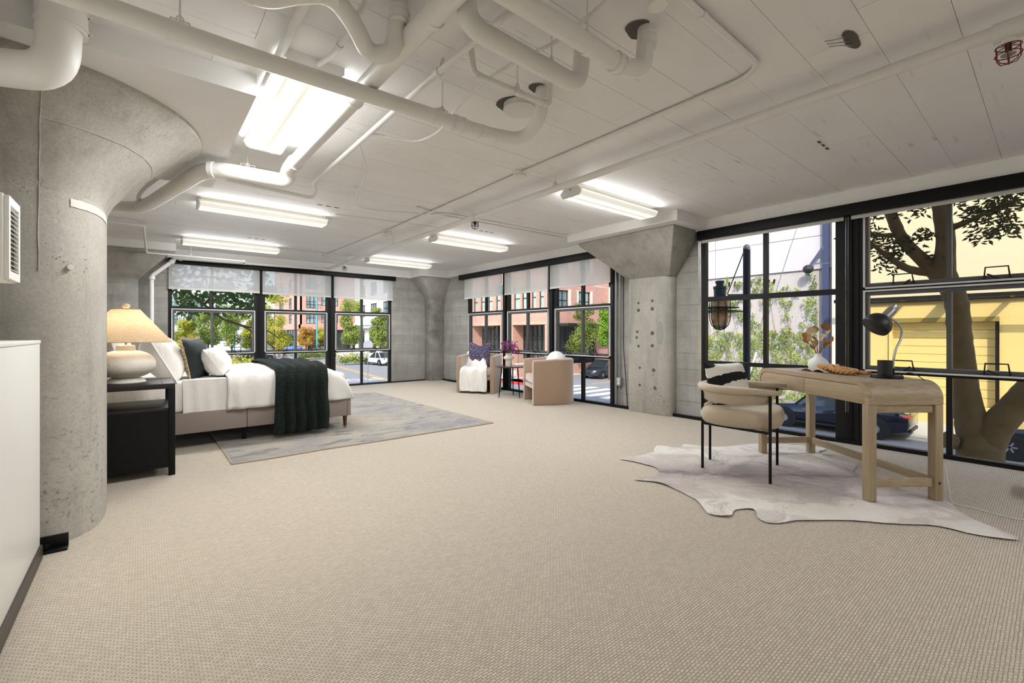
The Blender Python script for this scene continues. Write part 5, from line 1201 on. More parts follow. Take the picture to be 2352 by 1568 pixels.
obw('bay_window_box', G().box(34.6, 35.2, 26.9, 27.4, 2.6, 6).box(38.0, 38.6, 26.9, 27.4, 2.6, 6).box(34.6, 38.6, 26.9, 27.4, 5.5, 6).box(34.6, 38.6, 26.9, 27.4, 2.4, 2.95), M_CREAM, b1)
obw('entrance_canopy', G().box(27.4, 33, 25.9, 27.4, 1.75, 1.95), M_WFR, b1)
obw('core', G().box(30.0, 46.5, 28.0, 45.6, GZ, 10.9), M_PANED, b1); obw('roof_slab', G().box(26.6, 46.7, 27.3, 46, 11, 11.3), M_CREAM, b1)
lw_ = thing('garden_wall', 'low red brick planter wall with metal rail at the corner', 'wall', (26, 26.6, GZ))
obw('wall_body', G().box(22.6, 25.9, 26.7, 26.95, GZ, GZ + 1.15).box(25.9, 40, 26.4, 26.65, GZ, GZ + 1.0), M_BRICK, lw_); obw('coping', G().box(22.5, 26, 26.62, 27.03, GZ + 1.15, GZ + 1.23), M_CREAM, lw_)
gr_ = G()
for k in range(4): gr_.box(22.6, 26.6, 26.8, 26.83, GZ + 1.35 + k * .2, GZ + 1.38 + k * .2)
obw('metal_rail', gr_, M_GALV, lw_)
for k in range(5): obw('rail_post', G().box(22.7 + k * .95, 22.75 + k * .95, 26.79, 26.84, GZ + 1.2, GZ + 2.0), M_GALV, lw_)
# white block up the street
b2 = thing('white_building', 'white stucco block with black windows up the street', 'building', (30, 70, GZ))
hz = []; Lw = 33
for k in range(5):
    a = 2.0 + k * 6.6
    for z in (3.9, 7.3, 10.4): hz.append((a + 1.0, a + 4.6, z, z + 2.1))
st = [(2 + k * 6.6, 6.2 + k * 6.6, GZ + .3, 1.5) for k in range(5)]
dv = Vector((.0977, .995)).normalized(); e2 = Vector((27.3, 50)) + dv * Lw
pt = facade(b2, (e2.x, e2.y), (-dv.x, -dv.y), Lw, GZ, 14, hz + st, M_WSTUC)
for h in hz: win(b2, pt, h, M_WFR, M_PANE, 3, 2, fw=.12)
for h in st: win(b2, pt, h, M_WFR, M_PANED, 4, 2, fw=.12, dep=.2)
def bandp(a0, a1, z0, z1, out, nm, mat):
    obw(nm, G().add([pt(a0, z0, -out), pt(a1, z0, -out), pt(a1, z0, .0), pt(a0, z0, .0), pt(a0, z1, -out), pt(a1, z1, -out), pt(a1, z1, .0), pt(a0, z1, .0)], [(0, 3, 2, 1), (4, 5, 6, 7), (0, 1, 5, 4), (1, 2, 6, 5), (2, 3, 7, 6), (3, 0, 4, 7)]), mat, b2)
bandp(0, Lw, 2.5, 2.9, .25, 'cornice', M_WSTUC); bandp(0, Lw, 1.75, 2.0, .6, 'awning', P('awning_grey', (120, 124, 126), .6))
obw('end_wall', G().add([(27.6, 50, GZ), (50, 48, GZ), (50, 48, 14), (27.6, 50, 14)], [(0, 1, 2, 3)]).add([(27.9, 50.3, 14), (50, 48.3, 14), (53, 80, 14), (30.9, 82.6, 14)], [(0, 1, 2, 3)]), M_WSTUC, b2, fixn=False)
# pale brick block with balcony at the end of the street
b3 = thing('balcony_building', 'pale red brick block with balconies at the street end', 'building', (26, 90, GZ))
hz = [(20 - 16.0, 20 - 12.4, 5.7, 7.7), (20 - 8.2, 20 - 5.9, 5.7, 7.7), (20 - 16.0, 20 - 12.4, 2.9, 4.6), (20 - 8.2, 20 - 5.9, 2.9, 4.6), (20 - 16.0, 20 - 12.4, 9.2, 11.2), (20 - 8.2, 20 - 5.9, 9.2, 11.2)]
stw = [(20 - 18, 20 - 10.5, GZ + .1, 1.7), (20 - 9.5, 20 - 2, GZ + .1, 1.7)]
pt = facade(b3, (21.8, 105.7), (0, -1), 20, GZ, 14, hz + stw, M_BRICK2)
for h in hz: win(b3, pt, h, M_WFR, M_PANE, 4 if h[1] - h[0] > 3 else 2, 2, fw=.1)
for h in stw: win(b3, pt, h, M_WFR, M_PANED, 4, 2, fw=.12)
hb = [(1.0, 3.0, 5.6, 8.0), (3.6, 6.6, 6.1, 8.1), (1.0, 3.0, 2.8, 4.9), (3.6, 6.6, 3.0, 4.9), (1.0, 3.0, 9, 11.2), (3.6, 6.6, 9.2, 11.2), (1.2, 10, GZ + .1, 1.7)]
pt = facade(b3, (21.8, 85.7), (1, 0), 12, GZ, 14, hb, M_BRICK2)
for h in hb: win(b3, pt, h, M_WFR, M_PANED if h[3] < 2 else M_PANE, 3 if h[1] - h[0] < 4 else 6, 2, fw=.1)
for z in (5.1, 8.5):
    s = obw('balcony_slab', G().box(22.5, 25.2, 84.5, 85.7, z, z + .18), M_CREAM, b3); r_g = G().box(22.5, 25.2, 84.5, 84.54, z + 1.1, z + 1.2)
    for i in range(16): r_g.box(22.5 + i * .178, 22.53 + i * .178, 84.5, 84.53, z + .2, z + 1.12)
    obw('balcony_rail', r_g, M_WFR, b3)
obw('brick_band', G().box(21.5, 34, 85.4, 85.7, 1.75, 2.65).box(21.5, 21.8, 85.4, 105.7, 1.75, 2.65), M_BRICK2, b3); obw('roof_slab', G().box(21.8, 34, 85.9, 105.7, 13.8, 14.1), M_CREAM, b3); obw('core', G().box(22.8, 33.5, 86.8, 105, GZ, 13.7), M_PANED, b3)
# far pale houses behind the park trees
b4 = thing('pale_townhouse', 'pale blue-grey townhouse behind the park trees', 'building', (4, 118, GZ))
hz = [(2 + k * 4.4, 4.2 + k * 4.4, z, z + 1.9) for k in range(7) for z in (-.6, 3, 6.6, 10.2)]
pt = facade(b4, (-16, 116), (1, 0), 34, GZ, 16, hz, P('pale_blue_stucco', (214, 220, 226), .8))
for h in hz: win(b4, pt, h, M_WFR, M_PANE, 2, 2, fw=.1)

# ---------------------------------------------------------------- yellow warehouse and corrugated hall
def stucco_y():
    n = NT('yellow_stucco'); col = n.mix(n.noise(.5, 4), lin((212, 184, 112)), lin((222, 197, 130))); sp = n.new('SeparateXYZ'); n.set(sp, 0, n.co())
    up = n.math('GREATER_THAN', sp.outputs[2], 2.45 - GZ); col = n.mix(up, col, lin((208, 194, 158))); n.bump(n.noise(30, 3), .2, .01); return n.fin(col, .85)
yw = thing('yellow_warehouse', 'yellow stucco warehouse with shuttered loading door', 'building', (28, -8, GZ))
pt = facade(yw, (23.7, 6.25), (0, -1), 36, GZ, 9.5, [(6.25 - 4.3, 6.25 - 1.43, -1.62, 1.53), (6.25 + 4.2, 6.25 + 7.2, -1.62, 1.53)], stucco_y(), t=.3)
M_ROLL = P('yellow_shutter', (220, 194, 122), .6, var=.04); slat = mesh('shutter_slat', G().add([(0, 0, 0), (0, 2.87, 0), (-.03, 2.87, .02), (-.03, 0, .02), (-.03, 2.87, .30), (-.03, 0, .30), (0, 2.87, .315), (0, 0, .315)], [(0, 1, 2, 3), (3, 2, 4, 5), (5, 4, 6, 7)])); slat.materials.append(M_ROLL)
for yb in (1.43, -7.2 - .0):
    for k in range(10): link('shutter_slat', slat, None, yw, (23.95 - 28, yb + 8, -1.62 + k * .315 - GZ))
    obw('track_and_shade_strip', G().box(23.62, 23.7, yb - .1, yb, -1.65, 1.6), M_BRONZE, yw); obw('track_and_shade_strip', G().box(23.62, 23.7, yb + 2.87, yb + 2.97, -1.65, 1.6), M_ROLL, yw); obw('door_header', G().box(23.60, 23.72, yb - .1, yb + 2.97, 1.53, 1.70), P('olive_header', (140, 122, 62), .7), yw)  # the dark right-hand strip paints in the shadow of the door recess
obw('shutter_backing', G().box(24.02, 24.1, -29, 6.2, GZ, 9.4), M_ROLL, yw); obw('roof', G().box(23.7, 46, -29.7, 6.25, 9.4, 9.6), M_CREAM, yw)
obw('downpipe_pilaster', G().box(23.35, 23.7, 6.06, 6.30, GZ, 9.5), P('pale_pilaster', (226, 214, 196), .8), yw)
can = thing('steel_canopy', 'dark open steel canopy frame on the yellow warehouse', 'canopy', (23.3, 0, 2.4))
obw('ledger', G().box(23.55, 23.695, -20, 6.0, 2.34, 2.50), M_BRONZE, can); obw('front_purlin', G().box(22.50, 22.64, -20, 6.0, 2.36, 2.50), M_BRONZE, can)
for k in range(14): obw('arm', G().box(22.6, 23.6, 5.3 - k * 1.45, 5.40 - k * 1.45 + (.26 if k % 3 == 2 else 0), 2.36, 2.50), M_BRONZE, can)
cb_ = thing('corrugated_hall', 'pale hall with corrugated lower wall grown with ivy', 'building', (30, 10, GZ))
pf = G(); nn = 150; y = 6.3
for i in range(nn):
    w = (14.2 - 6.3) / nn; y = 6.3 + i * w
    for (a, dx) in ((0, 0), (.5, 0), (.55, .025), (.95, .025)): pf.v += [(23.62 + dx, y + a * w, GZ), (23.62 + dx, y + a * w, 4.0)]
for i in range(len(pf.v) // 2 - 1): pf.f.append((2 * i, 2 * i + 2, 2 * i + 3, 2 * i + 1))
obw('corrugated_sheet', pf, P('corrugated_grey', (206, 198, 196), .6, var=.06, sc=1), cb_, fixn=False)
M_PANEL = P('white_wall_panel', (204, 197, 199), .7, var=.02)
for j in range(4):
    for i in range(3): obw('wall_panel', G().box(23.55, 23.6, 6.32 + i * 2.633, 6.32 + (i + 1) * 2.633 - .02, 4.0 + j * 1.5, 4.0 + (j + 1) * 1.5 - .02), M_PANEL, cb_, bev=.004, seg=1)
obw('hall_body', G().box(23.7, 46, 6.3, 14.2, GZ, 10), M_PANEL, cb_)
obw('blue_steel_column', G().box(23.35, 23.5, 6.42, 6.66, GZ, 8), P('blue_steel_paint', (58, 66, 96), .6), cb_)
obw('floodlight_arm', G().bar((23.4, 6.62, 4.95), (23.2, 7.1, 4.1), .12, .12).bar((23.4, 6.62, 4.4), (23.3, 6.9, 4.5), .04, .04), P('blue_steel_paint', (70, 80, 118)), cb_); obw('floodlight', G().ell((23.15, 7.15, 3.98), (.18, .22, .2), 12, 8), M_WFR, cb_)
for (yy, zz) in [(10.9, 3.55), (10.6, 3.55), (9.0, 3.5), (8.75, 3.5), (12.4, 3.4), (12.1, 3.4)]: obw('wall_cleat', G().bar((23.6, yy, zz), (23.45, yy - .1, zz + .18), .08, .05), M_WFR, cb_)
# ivy
M_IVY = leaf_mat('ivy_leaf', (96, 122, 44), (170, 186, 78), .5, .5, (120, 92, 60)); iv = thing('climbing_ivy', 'green ivy climbing the corrugated wall', 'ivy', (23.5, 9, GZ)); r_ = random.Random(21); lg = G(); sg = G()
def leafq(g, c, s, nrm, rr):
    t = nrm.orthogonal().normalized(); t.rotate(Matrix.Rotation(rr.uniform(0, 6.28), 3, nrm)); b = nrm.cross(t)
    g.add([c - t * s * .5, c + b * s * .32 + nrm * s * .1, c + t * s * .6, c - b * s * .32 + nrm * s * .1], [(0, 1, 2, 3)])
def ivy_density(y, z):
    v = .8 * nz((y * .8 + 3, z * .8, 4)) + .8 * nz((y * 2.4, z * 2.4, 9)); lim = -.14 + (z - .2) * .10
    if y < 7.3: lim -= .15
    return v > lim
cnt = 0
while cnt < 8000:
    y, z = r_.uniform(6.9, 14.1), GZ + r_.random() ** 1.15 * 6.6
    if z > 4.0 or not ivy_density(y, z): continue
    n_ = Vector((-1, r_.uniform(-.6, .6), r_.uniform(-.2, .9))).normalized(); leafq(lg, Vector((23.55 - r_.random() ** 2 * .28, y, z)), r_.uniform(.07, .13), n_, r_); cnt += 1
obw('ivy_leaves', lg, M_IVY, iv, fixn=False)['kind'] = 'stuff'
for k in range(14):
    y = r_.uniform(6.9, 14); p = [(23.55, y, GZ)]
    for j in range(9): y += r_.uniform(-.35, .35); p.append((23.55, y, GZ + (j + 1) * r_.uniform(.5, .62)))
    sg.tube(p, .007, 4)
obw('ivy_stems', sg, P('vine_bark', (120, 96, 72), .9), iv)['kind'] = 'stuff'
gw = thing('guy_wire', 'pale guy wire slanting past the ivy wall', 'wire', (22.6, 8, GZ)); obw('wire', G().tube([(22.5, 9.9, GZ), (22.6, 7.3, 6.2)], .012, 5), M_GALV, gw); obw('wire_guard', G().tube([(22.5, 9.9, GZ), (22.53, 9.1, .2)], .045, 8), M_WHITE, gw)
# ================================================================ cars, trees, poles
M_TYRE = P('tyre_rubber', (30, 30, 31), .85); M_CARGL = P('car_glass', (58, 66, 72), .06, .4, var=.1); M_HEAD = P('headlamp', (226, 228, 230), .12, .3); M_TAIL = P('tail_lamp', (176, 24, 26), .2); M_TRIM = P('dark_trim', (26, 26, 28), .5); M_RIM = P('alloy_rim', (196, 198, 200), .25, .8)
def carpaint(name, rgb):
    return P(name, rgb, .16, .25, var=.02, Coat_Weight=.8)
def wheel_mesh(r=.34, w=.21, n=26, spokes=10):
    t = G().lathe([(r * .66, -w / 2), (r * .93, -w / 2), (r, -w * .36), (r, w * .36), (r * .93, w / 2), (r * .66, w / 2)], n).xf(Matrix.Rotation(PI / 2, 4, 'X'))
    rim = G().lathe([(r * .60, -w * .42), (r * .67, -w * .5), (r * .67, w * .5), (r * .60, w * .42)], n).xf(Matrix.Rotation(PI / 2, 4, 'X')); rim.cyl((0, -w * .46, 0), (0, w * .46, 0), r * .15, n=12)
    for k in range(spokes):
        a = 2 * PI * k / spokes; d = Vector((math.cos(a), 0, math.sin(a)))
        for s in (-1, 1): rim.bar(d * r * .1 + Vector((0, s * w * .44, 0)), d * r * .63 + Vector((0, s * w * .42, 0)), r * .10, .03, up=(0, 1, 0))
    back = G().cyl((0, -w * .3, 0), (0, w * .3, 0), r * .62, n=n)
    return t, rim, back
def car(label, loc, rz, paint, suv=False, L=4.6, Wd=1.82, H=1.45, spokes=10, wr=.335, lights=True):
    root = thing('car', label, 'car', (loc[0], loc[1], GZ), rz); h = L / 2; bz = .92 if suv else .86; w = Wd / 2
    # body loft: x, half width, bottom, top
    S = [(-h, .72, .42, bz - .10), (-h + .06, .86, .30, bz - .02), (-h + .35, .95, .22, bz + .01), (-h + 1.0, 1.0, .2, bz), (0, 1.0, .2, bz - .01), (h - 1.35, 1.0, .2, bz - .03), (h - .8, .97, .2, bz - .09), (h - .3, .88, .22, bz - .16), (h - .08, .74, .28, bz - .24), (h, .6, .38, bz - .34)]
    if suv: S = [(x, a, b + .06, c + (.04 if x < h - .2 else .0)) for x, a, b, c in S]; S[-1] = (h, .66, .42, bz - .22); S[-2] = (h - .08, .82, .34, bz - .12)
    K = 9; vs = []; fs = []
    for (x, a, b, c) in S:
        wa = w * a; sec = [(wa * .88, b), (wa * .99, b + (c - b) * .22), (wa, b + (c - b) * .55), (wa * .965, b + (c - b) * .86), (wa * .86, c), (-wa * .86, c), (-wa * .965, b + (c - b) * .86), (-wa, b + (c - b) * .55), (-wa * .99, b + (c - b) * .22), (-wa * .88, b)]
        K = len(sec); vs += [(x, p, q) for p, q in sec]
    for i in range(len(S) - 1):
        for k in range(K): fs.append((i * K + k, i * K + (k + 1) % K, (i + 1) * K + (k + 1) % K, (i + 1) * K + k))
    fs += [tuple(range(K)), tuple((len(S) - 1) * K + k for k in reversed(range(K)))]
    ob('body', G().add(vs, fs), paint, root, smooth=True, angle=38)
    rr0, rr1 = (-h + .28, -h + .62) if suv else (-h + .62, -h + 1.45)
    f0, f1 = (h - 1.25, h - 1.95) if suv else (h - 1.30, h - 2.05)
    zb = bz - .02
    gh = G(); bw, tw = w * .93, w * .72
    gh.add([(rr0, -bw, zb), (f0, -bw * .96, zb), (f0, bw * .96, zb), (rr0, bw, zb), (rr1, -tw, H - .03), (f1, -tw, H - .03), (f1, tw, H - .03), (rr1, tw, H - .03)], [(0, 1, 5, 4), (1, 2, 6, 5), (2, 3, 7, 6), (3, 0, 4, 7), (4, 5, 6, 7)])
    ob('glasshouse', gh, M_CARGL, root)
    ob('roof', G().add([(rr1 - .05, -tw * 1.02, H - .06), (f1 + .05, -tw * 1.02, H - .06), (f1 + .05, tw * 1.02, H - .06), (rr1 - .05, tw * 1.02, H - .06), (rr1 + .15, -tw * .85, H), (f1 - .2, -tw * .85, H), (f1 - .2, tw * .85, H), (rr1 + .15, tw * .85, H)], [(0, 3, 2, 1), (0, 1, 5, 4), (1, 2, 6, 5), (2, 3, 7, 6), (3, 0, 4, 7), (4, 5, 6, 7)]), paint, root, bev=.02)
    for s in (-1, 1):
        for (p, q, th_) in (((rr0, s * bw, zb), (rr1, s * tw, H - .04), .10), ((f0, s * bw * .97, zb), (f1, s * tw, H - .04), .06), (((rr0 + f0) / 2 - .1, s * bw * 1.0, zb), ((rr1 + f1) / 2, s * tw * 1.01, H - .04), .05)):
            ob('pillar', G().bar(p, q, th_, .035, up=(0, 1, 0)), paint, root)
        ob('sill_trim', G().box(-h + .9, h - .95, s * (w - .01) - .012, s * (w - .01) + .012, .24, .32), M_TRIM, root)
        for dx in (-.05, .95): ob('door_handle', G().box(dx - .35, dx - .18, s * w - .015, s * w + .02, bz - .17, bz - .14), M_CHROME, root)
        ob('mirror', G().ell((f0 - .35, s * (w + .08), bz + .06), (.07, .09, .06), 10, 6), paint, root, smooth=True)
        if lights:
            ob('headlight', G().ell((h - .22, s * w * .66, bz - .24), (.20, .16, .06), 10, 6), M_HEAD, root, smooth=True); ob('tail_light', G().ell((-h + .12, s * w * .72, bz - .10), (.13, .17, .07), 10, 6), M_TAIL, root, smooth=True)
    ob('grille', G().box(h - .06, h + .0, -w * .42, w * .42, .42, bz - .30), M_TRIM, root, bev=.01)
    ob('bumper_trim', G().box(-h - .01, -h + .1, -w * .62, w * .62, .32, .42), M_TRIM, root, bev=.01)
    t, rim, back = wheel_mesh(wr, spokes=spokes); mt, mr, mb = mesh('tyre', t), mesh('rim', rim), mesh('brake_disc', back); mt.shade_smooth(); mt.set_sharp_from_angle(angle=R(35))
    mt.materials.append(M_TYRE); mr.materials.append(M_RIM); mb.materials.append(M_TRIM)
    for x in (-h + .88, h - .88):
        for s in (-1, 1):
            ob('wheel_arch', G().cyl((x, s * (w - .22), wr + .01), (x, s * (w + .006), wr + .01), wr * 1.14, n=26), M_TRIM, root)
            wh = link('wheel', mt, None, root, (x, s * (w - .09), wr)); link('rim', mr, None, wh); link('brake_disc', mb, None, wh)
    return root
car('white sedan parked at the far right curb, tail toward viewer', (21.0, 49.2), R(96), carpaint('white_car_paint', (226, 228, 234)))
car('dark grey sedan waiting at the crosswalk, front toward viewer', (29.3, 23.7), R(184), carpaint('graphite_car_paint', (52, 56, 66)))
car('dark blue SUV parked before the yellow warehouse', (20.1, 5.35), R(90), carpaint('navy_car_paint', (12, 17, 38)), True, 4.55, 1.84, 1.66, 14, .36)
car('black SUV parked behind the near tree trunk', (19.85, -.55), R(90), carpaint('black_car_paint', (24, 26, 30)), True, 4.6, 1.86, 1.70, 6, .38)
car('silver car parked far up the street by the planting', (22.2, 73), R(98), carpaint('silver_car_paint', (150, 160, 170)))
car('pale blue car half hidden behind the park trees', (4.6, 58), R(5), carpaint('pale_blue_car_paint', (150, 176, 196)))
car('dark car in shade below the park trees', (11.4, 66), R(8), carpaint('dark_car_paint', (40, 46, 56)))

# ---------------------------------------------------------------- trees
M_BARK = P('tree_bark', (104, 88, 72), .95, var=.3, sc=8, bump=.6, bsc=20); M_BARKP = P('pale_bark', (176, 164, 146), .9, var=.2, sc=8)
G_YEL = leaf_mat('yellow_green_leaves', (128, 140, 30), (206, 200, 72), .55, .25); G_MID = leaf_mat('mid_green_leaves', (98, 124, 44), (166, 178, 84), .55, .25); G_DARK = leaf_mat('dark_green_leaves', (48, 70, 34), (84, 104, 52), .55, .25); G_BRI = leaf_mat('bright_green_leaves', (104, 150, 34), (166, 196, 66), .55, .25); G_OR = leaf_mat('autumn_leaves', (170, 128, 52), (206, 172, 86), .55, .25)
def tree(label, x, y, zc0, zc1, wid, mat, conical=False, leaves=2200, ls=.30, bark=None, seed=1, trunk=.12, group='street trees outside'):
    root = thing('street_tree', label, 'tree', (x, y, GZ), 0, group); rr = random.Random(seed); hh = zc1 - zc0; zc = (zc0 + zc1) / 2 - GZ; g = G()
    blobs = []
    for k in range(24):
        a = rr.uniform(0, 2 * PI); t = rr.uniform(-.44, .46)
        rad = wid / 2 * (.62 if not conical else .66 * (1 - .72 * (t + .5)) + .06)
        blobs.append((Vector((rad * math.cos(a) * rr.uniform(.5, 1), rad * math.sin(a) * rr.uniform(.5, 1), zc + t * hh)), wid * rr.uniform(.19, .30) * (1 if not conical else max(.35, 1.0 - .75 * (t + .45)))))
    n = 0
    while n < leaves:
        c, r = blobs[rr.randrange(len(blobs))]; d = Vector((rr.gauss(0, 1), rr.gauss(0, 1), rr.gauss(0, 1))).normalized(); p = c + d * r * rr.random() ** .4
        if p.z < zc0 - GZ or p.z > zc1 - GZ + .3: continue
        nr = (d + Vector((rr.uniform(-.6, .6), rr.uniform(-.6, .6), rr.uniform(-.2, .8)))).normalized(); leafq(g, p, ls * rr.uniform(.7, 1.3), nr, rr); n += 1
    ob('foliage', g, mat, root, fixn=False)['kind'] = 'stuff'
    tg = G().tube([(0, 0, 0), (.03, .02, (zc0 - GZ) * .6), (.0, .0, zc - .1 * hh), (.05, .0, zc + .2 * hh)], [trunk, trunk * .85, trunk * .6, trunk * .25], 8)
    ob('trunk', tg, bark or M_BARK, root, smooth=True)
    for k in range(5):
        a = 2 * PI * k / 5 + seed; z = zc0 - GZ + hh * .1 * (k % 3); ob('branch', G().tube([(0, 0, z - hh * .08), (wid * .14 * math.cos(a), wid * .14 * math.sin(a), z + hh * .10), (wid * .27 * math.cos(a), wid * .27 * math.sin(a), z + hh * .28)], [trunk * .5, trunk * .35, trunk * .12], 6), bark or M_BARK, root)
    return root
def at(u, d):
    """plan position on the photo column u at depth d"""
    l = (u - 1176) / 1033; a = R(YAW); return ((math.sin(a) + math.cos(a) * l) * d, (math.cos(a) - math.sin(a) * l) * d)
def zat(v, d): return 1.1 - (v - 765) / 1033 * d
TR = [('yellow-green tree at the left end of the park', 424, 738, 800, 46, 58, G_YEL, False), ('tall dark tree behind the yellow-green park tree', 440, 668, 800, 74, 78, G_DARK, False), ('mid green park tree left of the window bar', 478, 700, 792, 60, 62, G_MID, False),
      ('mid green park tree behind the near branch', 532, 706, 795, 56, 60, G_MID, False), ('yellow-green tree left of the black mullion', 576, 712, 800, 44, 68, G_YEL, False), ('big yellow-green tree beside the cyclist', 630, 672, 806, 76, 56, G_YEL, False), ('small orange tree beside the diamond sign', 703, 754, 792, 42, 76, G_OR, False),
      ('small green tree right of the orange tree', 738, 752, 792, 26, 80, G_YEL, False), ('light green tree before the white block at left', 808, 690, 792, 54, 57, G_MID, False), ('light green tree before the white block at right', 873, 708, 795, 50, 57, G_MID, False),
      ('broad conical tree behind the dark sedan', 1342, 684, 812, 104, 38, G_MID, True), ('bright green tree right of the conical tree', 1400, 694, 795, 56, 35, G_BRI, False), ('small shaded tree behind the sign pole', 655, 770, 812, 40, 70, G_DARK, False)]
for i, (lab, u, v0, v1, wp, d, m, con) in enumerate(TR):
    x, y = at(u, d); tree(lab, x, y, zat(v1, d), zat(v0, d), wp * d / 1033, m, con, 7000 if wp > 40 else 3000, .19 if d > 45 else .13, M_BARKP if i in (8, 9) else None, i + 3)
hedge_spots = [('low hedge below the white block', 812, 812, 52, 3.2, G_MID), ('grassy planting beside the blue street sign', 715, 806, 62, 3.5, G_MID), ('flowering shrub left below the park trees', 565, 828, 46, 2.8, G_YEL), ('low shrubs below the park at left', 450, 806, 56, 4.5, G_MID), ('planting strip before the balcony block', 745, 796, 78, 5, G_OR)]
for i, (lab, u, v, d, wd, m) in enumerate(hedge_spots):
    x, y = at(u, d); rr = random.Random(50 + i); g = G()
    for k in range(700):
        c = Vector((rr.uniform(-wd / 2, wd / 2), rr.gauss(0, .5), abs(rr.gauss(0, .45)) + .1)); leafq(g, c, rr.uniform(.15, .3), Vector((rr.gauss(0, 1), rr.gauss(0, 1), 1)).normalized(), rr)
    t = thing('shrub', lab, 'shrub', (x, y, GZ + .13), R(10), 'shrubs outside'); ob('shrub_leaves', g, m, t, fixn=False)['kind'] = 'stuff'; ob('shrub_stems', G().tube([(-wd * .3, 0, 0), (-wd * .3, 0, .4)], .03, 5).tube([(wd * .2, 0, 0), (wd * .25, 0, .4)], .03, 5), M_BARK, t)

# near tree by the desk windows
nt = thing('sidewalk_tree', 'dark forked tree trunk close outside the desk window', 'tree', (8.5, .7, GZ))
M_NBARK = P('mossy_dark_bark', (118, 98, 68), .95, var=.35, sc=6, bump=1.0, bsc=26)
def limb(name, pts, rs, n=14): return obw(name, G().tube(spline(pts, 6), [rs[min(int(i / 6), len(rs) - 1)] + ((rs[min(int(i / 6) + 1, len(rs) - 1)] - rs[min(int(i / 6), len(rs) - 1)]) * ((i % 6) / 6)) + .012 * nz((i * .7, len(pts), 3)) for i in range((len(pts) - 1) * 6 + 1)], n), M_NBARK, nt, smooth=True, angle=180)
limb('trunk', [(8.5, .64, GZ), (8.5, .645, -1.4), (8.5, .65, -.8), (8.5, .655, -.42), (8.5, .66, -.2)], [.28, .245, .225, .235, .15], 18)
limb('left_limb', [(8.5, .66, -.95), (8.5, .69, -.45), (8.5, .74, -.05), (8.49, .79, .30), (8.47, .815, .7), (8.44, .84, 1.1), (8.42, .87, 1.55), (8.4, .98, 1.92), (8.42, .97, 2.4), (8.45, 1.05, 3.0), (8.5, 1.12, 3.6)], [.16, .175, .165, .15, .135, .125, .12, .125, .10, .085, .07], 16)
limb('right_limb', [(8.5, .64, -.95), (8.5, .61, -.45), (8.51, .50, -.10), (8.53, .36, .15), (8.56, .20, .42), (8.6, -.02, .75), (8.7, -.35, 1.4), (8.8, -.7, 2.4), (8.9, -.9, 3.6)], [.15, .175, .165, .15, .145, .135, .12, .10, .08], 16)
limb('upper_branch', [(8.4, .97, 1.75), (8.4, 1.15, 2.05), (8.4, 1.40, 2.42), (8.42, 1.55, 2.85), (8.45, 1.72, 3.5)], [.10, .085, .075, .07, .055])
limb('side_branch', [(8.4, 1.10, 1.93), (8.3, 1.33, 2.0), (8.2, 1.55, 2.2), (8.1, 1.75, 2.45)], [.06, .05, .035, .02])
limb('outer_branch', [(8.45, 1.0, 2.5), (8.3, .75, 2.55), (8.2, .5, 2.65), (8.15, .3, 2.7)], [.05, .035, .025, .015])
limb('inner_branch', [(8.42, 1.45, 2.5), (8.3, 1.75, 2.55), (8.25, 2.0, 2.6)], [.035, .025, .015])
obw('cut_limb', G().cyl((8.36, .88, -.35), (8.3, .96, -.32), .10, .11, 16).cyl((8.3, .955, -.32), (8.295, .962, -.318), .07, .07, 16), M_NBARK, nt, smooth=True)
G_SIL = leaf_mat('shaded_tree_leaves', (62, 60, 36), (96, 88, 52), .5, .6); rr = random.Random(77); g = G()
for (c, r, n) in [((8.2, 1.70, 2.45), .24, 110), ((8.2, 1.95, 2.6), .22, 90), ((8.25, 1.80, 2.9), .28, 120), ((8.2, 1.95, 2.15), .16, 60), ((8.3, 1.55, 2.15), .20, 100), ((8.25, 1.45, 2.35), .16, 60), ((8.3, 1.28, 2.9), .24, 90), ((8.3, 1.2, 2.45), .14, 50), ((8.35, 1.05, 2.15), .10, 30), ((8.2, .62, 2.62), .18, 100), ((8.2, .45, 2.70), .20, 130), ((8.2, .40, 2.42), .15, 80), ((8.25, .62, 2.35), .14, 50), ((8.2, .55, 2.95), .20, 100), ((8.2, .28, 3.05), .22, 80), ((8.3, .80, 2.9), .2, 60), ((8.4, -.4, 2.9), .4, 150), ((8.6, 1.3, 3.7), .7, 300), ((8.6, .3, 3.8), .7, 300), ((8.2, .06, 2.75), .08, 14), ((8.2, 2.0, 2.9), .12, 40)]:
    for k in range(n):
        d = Vector((rr.gauss(0, 1), rr.gauss(0, 1), rr.gauss(0, 1))).normalized() * r * rr.random() ** .45; p = Vector(c) + d; t = Vector((rr.uniform(-.4, .4), rr.gauss(0, 1), -.35 + rr.uniform(-.5, .5))).normalized(); b = t.cross(Vector((1, rr.uniform(-.5, .5), rr.uniform(-.5, .5)))).normalized(); s = rr.uniform(.06, .10)
        g.add([p, p + t * s * .5 + b * s * .17, p + t * s, p + t * s * .5 - b * s * .17], [(0, 1, 2, 3)])
obw('foliage', g, G_SIL, nt, fixn=False)['kind'] = 'stuff'
